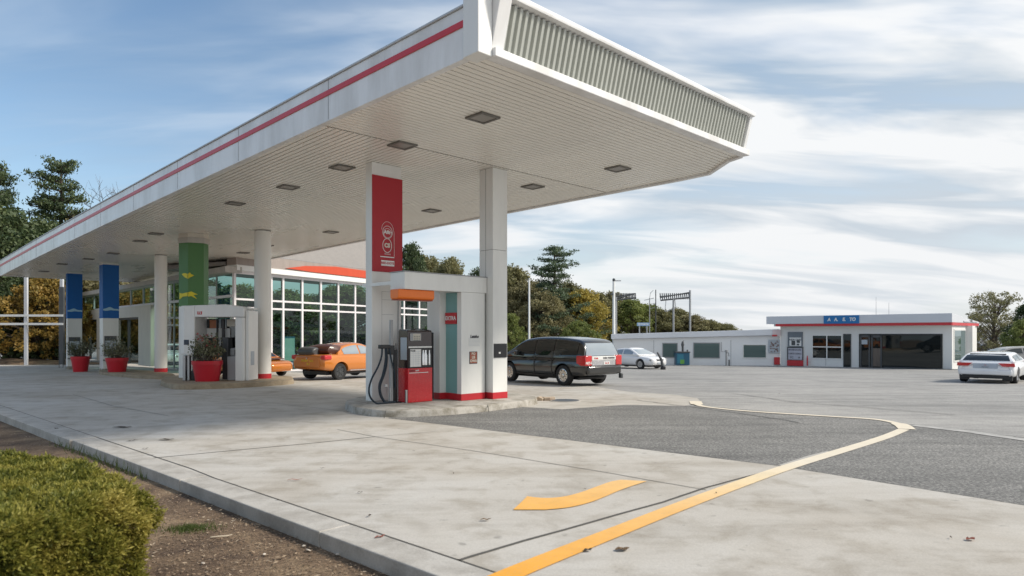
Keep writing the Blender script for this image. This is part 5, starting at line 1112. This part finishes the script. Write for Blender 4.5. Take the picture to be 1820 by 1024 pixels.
for px, pt, Z, k, m, lab, w in ((912, 478, 74, 'broad_1', L_OLIVE, 'olive round tree showing just past the square white column', .9), (938, 500, 70, 'broad_2', L_BROWN, 'brownish tree behind the plain white pole', .95), (965, 520, 64, 'broad_3', L_BROWN, 'brown shaded tree at the foot of the tallest pine', 1.0), (1012, 505, 70, 'broad_1', L_OLIVE, 'olive tree tucked against the side of the tallest pine', .8), (1035, 515, 68, 'broad_2', L_GOLD, 'golden yellow tree beside the tallest pine', .95), (1062, 522, 72, 'broad_3', L_OLIVE, 'muted olive tree between the golden tree and camera mast', .9),
                                (1092, 521, 76, 'dense_1', L_BROWN, 'brownish tree right behind the camera mast', .8), (1122, 535, 72, 'broad_1', L_GREEN, 'fresh green tree behind the smaller gantry', 1.1), (1150, 541, 74, 'broad_2', L_GREEN, 'yellowish green tree behind the pale blue sign', 1.0), (1178, 552, 72, 'broad_3', L_OLIVE, 'olive tree below the larger gantry', 1.1), (1204, 550, 76, 'broad_1', L_OLIVE, 'peaked olive tree by the larger gantry post', 1.0), (1228, 562, 72, 'dense_2', L_BROWN, 'low brown green tree just past the larger gantry', 1.2), (1256, 570, 72, 'dense_1', L_OLIVE, 'lower olive tree farther along the annex roof', 1.4), (1284, 577, 72, 'dense_2', L_OLIVE, 'lowest olive tree ending the tree line over the annex', 1.5),
                                (905, 560, 60, 'bush_1', L_GREEN, 'bright yellow green bush low behind the black carrier bonnet', .7), (1030, 572, 58, 'bush_2', L_GREEN, 'yellow green bush low behind the black carrier roof', .8)):
    tree(px, pt, Z, k, m, lab, 'bush' if 'bush' in k else 'tree', w * 1.28, G1)
for px, pt, Z, k, m, lab, nm, w in ((-8, 288, 62, 'pine_2', L_DARK, 'tall dark pine cut by the picture edge over the canopy end', 'pine_tree', .8), (108, 281, 66, 'fullpine_1', L_DARK, 'big green pine with rounded layered top above the canopy', 'pine_tree', .9), (10, 372, 58, 'dense_1', L_DARK, 'dense dark green tree low at the canopy end', 'tree', 1.0), (70, 400, 60, 'dense_2', L_DARK, 'dark evergreen tree under the big green pine', 'tree', .9), (150, 392, 62, 'broad_2', L_BROWN, 'brown twiggy tree under the big green pine', 'tree', 1.0), (205, 299, 70, 'bare_4', None, 'bare leafless tree above the canopy fascia', 'tree', .9), (228, 320, 72, 'bare_2', None, 'smaller bare tree half behind the canopy fascia', 'tree', .8)):
    tree(px, pt, Z, k, m, lab, nm, w, G2)  # darker leaf colour on the two pines paints in shade at this end
for px, pt, Z, k, m, lab, w in ((-12, 505, 56, 'bush_1', L_AUTUMN, 'yellow brown autumn bush at the picture edge behind the steel frame', 1.0), (28, 500, 56, 'bush_2', L_DARK, 'dark green bush between the autumn bushes behind the frame', .9), (80, 498, 54, 'bush_3', L_AUTUMN, 'brightest golden autumn bush behind the steel frame post', 1.0), (114, 512, 54, 'bush_1', L_AUTUMN, 'golden bush beside the darker blue column', .55), (15, 590, 54, 'bush_3', L_DARK, 'low dark bush at the foot of the steel frame', 1.4), (60, 592, 54.5, 'bush_2', L_DARK, 'low dark bush by the middle steel post', 1.4), (98, 594, 54, 'bush_1', L_DARK, 'low dark bush beside the thin metal rack', 1.3)):
    tree(px, pt, Z, k, m, lab, 'bush', w, 'bushes behind the steel frame')
for px, pt, Z, k, m, lab, w in ((728, 436, 62, 'broad_3', L_DARK, 'dark green tree touching the red banner edge above the lintel', .6), (760, 458, 70, 'dense_1', L_OLIVE, 'grey olive tree over the middle of the lintel', 1.0), (800, 459, 66, 'broad_2', L_OLIVE, 'pointed olive tree over the lintel near the square column', .7), (748, 425, 64, 'bare_1', None, 'tall bare twigs rising over the lintel beside the red banner', .7), (838, 468, 70, 'bare_3', None, 'small bare tree over the lintel against the square column', .7), (855, 480, 72, 'sparse_1', L_DARK, 'sparse dark tree low between the lintel and square column', .8)):
    tree(px, pt, Z, k, m, lab, 'tree', w, 'trees over the portal lintel')
k_ = ['broad_1', 'dense_2', 'broad_3', 'dense_1', 'broad_2']
labs = ['dark tree seen through the wing glass beside the slim round column', 'green tree seen through the wing glass near the kiosk', 'bushy tree seen through glass behind the green column', 'dark tree seen through the first tall panes', 'rounded green tree seen through the glass above the orange cars', 'pale green tree seen through the panes over the orange bonnet', 'dark green tree seen through the panes beside the red banner column', 'bushy green tree seen through the gap under the orange lamp', 'olive tree seen through the last panes under the lintel', 'deep green tree behind the dark shop doors']
for i, (px, pt, Z) in enumerate(((305, 505, 62), (350, 500, 64), (420, 508, 62), (470, 524, 60), (512, 516, 62), (560, 528, 64), (612, 510, 66), (700, 515, 66), (760, 530, 66), (250, 512, 64))):
    tree(px, pt, Z, k_[i % 5], L_DARK if i % 2 else L_GREEN, labs[i], 'tree', 1.7, G3)
for px, pt, Z, k, m, lab, w in ((1768, 518, 58, 'sparse_2', L_OLIVE, 'airy small leaved tree behind the white hatchback', 1.15), (1735, 560, 62, 'sparse_1', L_OLIVE, 'low airy tree over the shop roof corner', .9), (1832, 540, 54, 'dense_2', L_DARK, 'dense green tree at the picture edge behind the hatchback', .9), (1818, 570, 50, 'bush_2', L_GREEN, 'low green bush by the grey shed', .8), (1686, 545, 70, 'bare_2', None, 'thin bare treetop over the shop roof', .4)):
    tree(px, pt, Z, k, m, lab, 'bush' if 'bush' in k else 'tree', w, 'trees beside the shop')

# ---------------------------------------------------------------- hedge, mulch, leaves on the ground
def clipped_hedge():
    r = random.Random(21); zb = -.12
    A = Vector((-2.56, 4.72, 0)); B = Vector((-3.80, 5.90, 0)); C = Vector((-7.4, 6.0, 0)); Dd = Vector((-7.4, 3.6, 0)); E = Vector((-2.85, 3.75, 0)); top = .655
    cen = (A + B + C + Dd + E) / 5; T = thing('hedge', 'clipped yellow green hedge growing in the bark mulch bed', 'hedge', (cen.x, cen.y, zb))
    poly = [A, B, C, Dd, E]; lf = LB(); st = MB()
    def inside(p):
        s = True
        for i in range(5):
            a, b = poly[i], poly[(i + 1) % 5]; s = s and ((b - a).cross(p - a)).z > 0
        return s
    def edge_d(p):
        return min(abs(((poly[(i + 1) % 5] - poly[i]).normalized().cross(p - poly[i])).z) for i in range(5))
    from mathutils import noise as mn
    def lump(p): return .085 * mn.noise(p * 3.1) + .05 * mn.noise(p * 8.3 + Vector((3, 1, 7)))
    def sprig(c, nrm, s):
        d0 = (nrm + Vector((r.gauss(0, .5), r.gauss(0, .5), r.gauss(.25, .45)))).normalized(); ti = min(1, max(0, .5 + .9 * mn.noise(c * 5.0) + r.gauss(0, .2)))
        tip = .40 + .6 * ti
        for k in range(6):
            d = (d0 + Vector((r.gauss(0, .45), r.gauss(0, .45), r.gauss(.05, .35)))).normalized(); e = d.cross(Vector((r.gauss(0, 1), r.gauss(0, 1), r.gauss(0, 1)))).normalized(); L = s * r.uniform(.6, 1.3); w = s * .17; o = c + d0 * s * .22 * k
            lf.add([o, o + d * L * .5 + e * w, o + d * L, o + d * L * .5 - e * w], [(0, 1, 2, 3)]); lf.t.append(min(1, max(0, tip + .08 * k - .3 + r.gauss(0, .1))))
    n = 0
    def vis(p): return p.x / p.y > -.80
    while n < 19000:
        p = Vector((r.uniform(-7.4, -2.3), r.uniform(3.4, 6.3), 0))
        if not inside(p) or not vis(p): continue
        ed = edge_d(p); rd = min(1, ed / .16); zt = top - .13 * (1 - rd) ** 2 + lump(Vector((p.x, p.y, 1))); sprig(Vector((p.x, p.y, zt - r.random() ** 2 * .12)) - cen - Vector((0, 0, zb)), Vector((0, 0, 1)), r.uniform(.018, .034)); n += 1
    sides = [(A, B, 900), (E, A, 9500), (Dd, E, 19000)]
    for a, b, cnt in sides:
        t = (b - a).normalized(); nn = Vector((t.y, -t.x, 0))
        L_ = (b - a).length; k = 0
        while k < cnt:
            u = r.random(); p = a + t * u * L_; k += 1
            if not vis(p): continue
            z = zb + (top - zb) * r.random() ** .9; lp_ = lump(Vector((p.x * 1.0, p.y, z))) * 1.5; edge = max(0, (z - top + .14) / .14) ** 2 * .10
            q = p + nn * (lp_ - edge - r.random() ** 2 * .10 - .02 + .05 * (z - zb)); q.z = z; sprig(q - cen - Vector((0, 0, zb)), nn, r.uniform(.018, .036))
    # inner twigs, plus a solid dark block painted as the hedge's inner shade
    inner = MB(); sc_ = [cen + (p - cen) * .90 for p in poly]; inner.prism([(p.x - cen.x, p.y - cen.y) for p in sc_], .02, top - zb - .16); inner.build('inner_shade_block', paint('inner shade colour', (.025, .028, .012), .9, wear=.3, scale=20), T)
    for i in range(60):
        p = Vector((r.uniform(-5.5, -2.5), r.uniform(3.7, 5.8), 0))
        if inside(p): st.tube([(p.x - cen.x, p.y - cen.y, 0), (p.x - cen.x + r.gauss(0, .05), p.y - cen.y + r.gauss(0, .05), .45), (p.x - cen.x + r.gauss(0, .1), p.y - cen.y + r.gauss(0, .1), .72)], [.012, .008, .003], 4)
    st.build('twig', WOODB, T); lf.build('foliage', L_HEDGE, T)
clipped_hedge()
r = random.Random(5); mb = LB()
def bed_ok(p): return (p - K0).dot(KN) < -.03
cnt = 0
while cnt < 24000:
    y = 3.6 + 9.5 * r.random() ** 1.9; x = r.uniform(-.80 * y - .3, .2); p = Vector((x, y, 0))
    if not bed_ok(p): continue
    cnt += 1; big = r.random() < .025; L = r.uniform(.007, .020) * (1.5 if big else 1); a = r.random() * 6.28; d = Vector((math.cos(a), math.sin(a), r.uniform(-.3, .3))).normalized() * L; e = Vector((-math.sin(a), math.cos(a), r.uniform(-.4, .4))).normalized() * L * r.uniform(.2, .5)
    c = Vector((x, y, -.125 + r.uniform(.003, .02) + .012 * (1 if big else 0))); t_ = r.random() ** 1.7
    mb.add([c - d, c - e, c + d, c + e], [(0, 1, 2, 3)]); mb.t.append(t_ if not big else .9)
near = [p for p in range(0)]
tag(mb.build('bark_mulch', L_MULCH), kind='stuff')
mb = LB()
for i in range(900):
    c0 = Vector((gp(338, 918).x, gp(338, 918).y, 0)); a = r.random() * 6.28; q = abs(r.gauss(0, .5)); p = c0 + Vector((math.cos(a) * q * .28, math.sin(a) * q * .16, 0)); h = r.uniform(.02, .06)
    b0 = Vector((p.x, p.y, -.125)); tp = b0 + Vector((r.gauss(0, .02), r.gauss(0, .02), h)); w_ = Vector((.003, r.uniform(-.002, .002), 0)); mb.add([b0 - w_, b0 + w_, tp], [(0, 1, 2)]); mb.t.append(r.random())
for i in range(160):
    t = r.uniform(5.5, 9.5); p = kp(t, -.05 - abs(r.gauss(0, .07))); h = r.uniform(.05, .20); b0 = Vector((p.x, p.y, -.125)); tp = b0 + Vector((r.gauss(0, .04), r.gauss(0, .04), h)); w_ = Vector((.005, .0, 0)); mb.add([b0 - w_, b0 + w_, tp], [(0, 1, 2)]); mb.t.append(r.random())
tag(mb.build('grass', L_GRASS), kind='stuff')
DRY = paint('dry leaf', (.16, .10, .05), .7, wear=.2, scale=20); DARKL = paint('dark dry leaf', (.06, .045, .03), .8, wear=.1); REDL = paint('red dry leaf', (.26, .06, .03), .7)
def fallen(px, py, L, W_, mat, label, off=.0135, rot=None, group='fallen leaves on the apron'):
    p = gp(px, py, off); a = r.random() * 6.28 if rot is None else rot; mb = MB(); vs = []
    for i in range(7):
        t = i / 6; w = W_ * math.sin(math.pi * (t * .92 + .04)) ** .8; z = .010 * math.sin(t * 5) ** 2 + .003; vs += [((t - .5) * L, -w / 2, z + .002), ((t - .5) * L, 0, z), ((t - .5) * L, w / 2, z + .003)]
    fs = [(3 * i + j, 3 * i + 3 + j, 3 * i + 4 + j, 3 * i + 1 + j) for i in range(6) for j in range(2)]
    o = mb.add(vs, fs).build('fallen_leaf', mat); o.location = p; o.rotation_euler = (0, 0, a); tag(o, label, 'leaf', group)
SM = 'small dry dark leaf lying on the pale concrete apron'
for px, py, L in ((238, 783, .16), (230, 784, .12), (258, 798, .12), (573, 833, .08), (1273, 877, .05), (640, 876, .08), (657, 917, .09), (1105, 978, .07), (1040, 870, .04), (806, 842, .05), (735, 802, .05), (1385, 700, .1), (100, 762, .14), (494, 889, .05), (1720, 958, .06), (1690, 956, .05), (362, 712, .1)): fallen(px, py, L * .72, L * .26, DARKL, SM)
for px, py, L, lab in ((217, 759.5, .34, 'widest dark flat leaf on the far apron beyond the kerb bend'), (296, 781.5, .24, 'curled brown leaf just above the long thin apron joint')): fallen(px, py, L, L * .35, DARKL, lab, rot=0.1)
fallen(524, 853.5, .17, .025, REDL, 'thin reddish leaf lying alone on the apron slab', rot=.15); fallen(1725, 959, .09, .05, REDL, 'reddish leaf on the slab beyond the orange line', rot=.3); fallen(1106, 977, .12, .07, DRY, 'grey brown leaf just beyond the orange line', rot=.2); fallen(1045, 978.5, .08, .04, DARKL, 'smaller dark leaf close to the orange line', rot=.4); fallen(863, 924.5, .10, .035, DRY, 'tan leaf near the painted orange arrow head', rot=.1); fallen(675, 955, .10, .03, REDL, 'small reddish brown leaf on the near slab by the kerb', rot=.7)
sp = gp(393, 956, -.12); T = thing('dry_stick', 'pale bare stick lying on the bark mulch', 'stick', sp, .12); MB().tube([(-.09, -.012, .012), (-.02, -.01, .016), (.05, .005, .014), (.09, .025, .02)], [.005, .007, .006, .003], 6).build('twig_bark', paint('pale stick', (.62, .53, .40), .7), T, smooth=True)
for i, (px, py, s) in enumerate(((530, 952, .03), (361, 1001, .022), (375, 906, .016), (540, 970, .018), (548, 978, .03), (600, 985, .022), (470, 985, .016), (588, 974, .016))):
    p = gp(px, py, -.11); mb = MB(); mb.lathe([(.01, -.5), (.7, -.4), (1, 0), (.75, .42), (.01, .55)], 9); o = mb.build('pebble', kerbm('pebble', (.62, .56, .48), (.4, .34, .28)) if i == 0 else bpy.data.materials['pebble'], smooth=True); o.location = p; o.scale = (s, s * .7, s * .55); o.rotation_euler = (r.random() * .5, 0, r.random() * 6)
    tag(o, 'small pale pebble lying in the bark mulch near the kerb', 'pebble', 'pale pebbles in the mulch')

# ---------------------------------------------------------------- camera
cam = bpy.data.cameras.new('camera'); co = bpy.data.objects.new('camera', cam); COL.objects.link(co); scene.camera = co
co.location = (0, 0, CAMH); co.rotation_euler = (R(90), 0, 0); cam.sensor_width = 36; cam.lens = 36 * F / 1820; cam.shift_y = (HY - 512) / 1820; cam.shift_x = 0
cam.clip_end = 3000; cam.dof.use_dof = True; cam.dof.focus_distance = 15; cam.dof.aperture_fstop = 2.0

# ---------------------------------------------------------------- light and sky
SUN_AZ = math.atan2(.95, -.10)      # measured from +Y towards +X
SUN_EL = R(40)
sd = Vector((math.sin(SUN_AZ) * math.cos(SUN_EL), math.cos(SUN_AZ) * math.cos(SUN_EL), math.sin(SUN_EL)))
sun = bpy.data.lights.new('sun', 'SUN'); sun.energy = 2.0; sun.angle = R(11.0); sun.color = (1.0, .93, .82); so = bpy.data.objects.new('sun', sun); COL.objects.link(so)
so.rotation_euler = sd.to_track_quat('Z', 'Y').to_euler(); so.location = (30, 10, 40)
wd = bpy.data.worlds.new('World'); scene.world = wd; wd.use_nodes = True; t = wd.node_tree; bg = t.nodes['Background']
sky = N(t, 'ShaderNodeTexSky'); sky.sky_type = 'NISHITA'; sky.sun_disc = False; sky.sun_elevation = SUN_EL; sky.sun_rotation = SUN_AZ; sky.air_density = 1.0; sky.dust_density = 1.2; sky.ozone_density = 1.5
tc = N(t, 'ShaderNodeTexCoord'); sep = N(t, 'ShaderNodeSeparateXYZ'); t.links.new(tc.outputs['Generated'], sep.inputs[0])
def math_(op, a, b=None, clamp=False):
    n = N(t, 'ShaderNodeMath', operation=op, use_clamp=clamp)
    for i, v in enumerate((a, b)):
        if v is None: continue
        if hasattr(v, 'is_output'): t.links.new(v, n.inputs[i])
        else: n.inputs[i].default_value = v
    return n.outputs[0]
den = math_('ADD', math_('MAXIMUM', sep.outputs[2], 0.0), 0.24)
cb = N(t, 'ShaderNodeCombineXYZ'); t.links.new(math_('DIVIDE', sep.outputs[0], den), cb.inputs[0]); t.links.new(math_('DIVIDE', sep.outputs[1], den), cb.inputs[1])
mp = N(t, 'ShaderNodeMapping'); mp.inputs['Rotation'].default_value = (0, 0, R(22)); mp.inputs['Scale'].default_value = (.5, 1.0, 1); t.links.new(cb.outputs[0], mp.inputs[0])
n1 = noise(t, 1.7, 6, .52, mp.outputs[0], .35)
mp2 = N(t, 'ShaderNodeMapping'); mp2.inputs['Rotation'].default_value = (0, 0, R(14)); mp2.inputs['Scale'].default_value = (.40, 1.5, 1); mp2.inputs['Location'].default_value = (3, 1, 0); t.links.new(cb.outputs[0], mp2.inputs[0])
n2 = noise(t, 2.6, 5, .5, mp2.outputs[0], .5)
mix_n = math_('ADD', math_('MULTIPLY', n1, .55), math_('MULTIPLY', n2, .45))
# thinner cover away from the sun, thicker towards it
dt = N(t, 'ShaderNodeVectorMath', operation='DOT_PRODUCT'); t.links.new(tc.outputs['Generated'], dt.inputs[0]); dt.inputs[1].default_value = (.86, .18, -.48)
side = math_('ADD', math_('MULTIPLY', dt.outputs['Value'], .22), .015)
back = math_('MULTIPLY', math_('MAXIMUM', math_('MULTIPLY', sep.outputs[1], -1.0), 0.0), .35)  # unseen extra cloud behind the camera, added to make shade less blue
cov = math_('ADD', math_('ADD', mix_n, side), back)
cl = ramp(t, cov, [(0.34, (0, 0, 0)), (0.48, (.45, .45, .45)), (0.62, (1, 1, 1))])
dcol = ramp(t, n2, [(0.42, (2.2, 2.65, 3.1)), (0.57, (4.3, 4.38, 4.45))])
lf_ = math_('ADD', math_('ADD', math_('MULTIPLY', dt.outputs['Value'], 1.3), .78), math_('MULTIPLY', back, 3.0), True)
dcol = mixc(t, lf_, mixc(t, 1.0, dcol, (.50, .62, .76), 'MULTIPLY'), dcol)
skyc = mixc(t, 1.0, sky.outputs[0], (.72, .77, .76), 'MULTIPLY')
c = mixc(t, cl, skyc, dcol)
hz = ramp(t, sep.outputs[2], [(0.0, (.75, .75, .75)), (0.10, (.42, .42, .42)), (0.34, (0, 0, 0))])
hz = math_('MULTIPLY', hz, math_('ADD', math_('MULTIPLY', dt.outputs['Value'], .9), .62, True))
c = mixc(t, hz, c, (4.0, 4.05, 4.1))
t.links.new(c, bg.inputs['Color']); bg.inputs['Strength'].default_value = 0.105
vs_ = scene.view_settings; vs_.view_transform = 'Standard'; vs_.look = 'None'; vs_.exposure = 1.06; vs_.gamma = 1.0; vs_.use_curve_mapping = False
scene.cycles.max_bounces = 8; scene.cycles.transparent_max_bounces = 16; scene.cycles.use_denoising = True
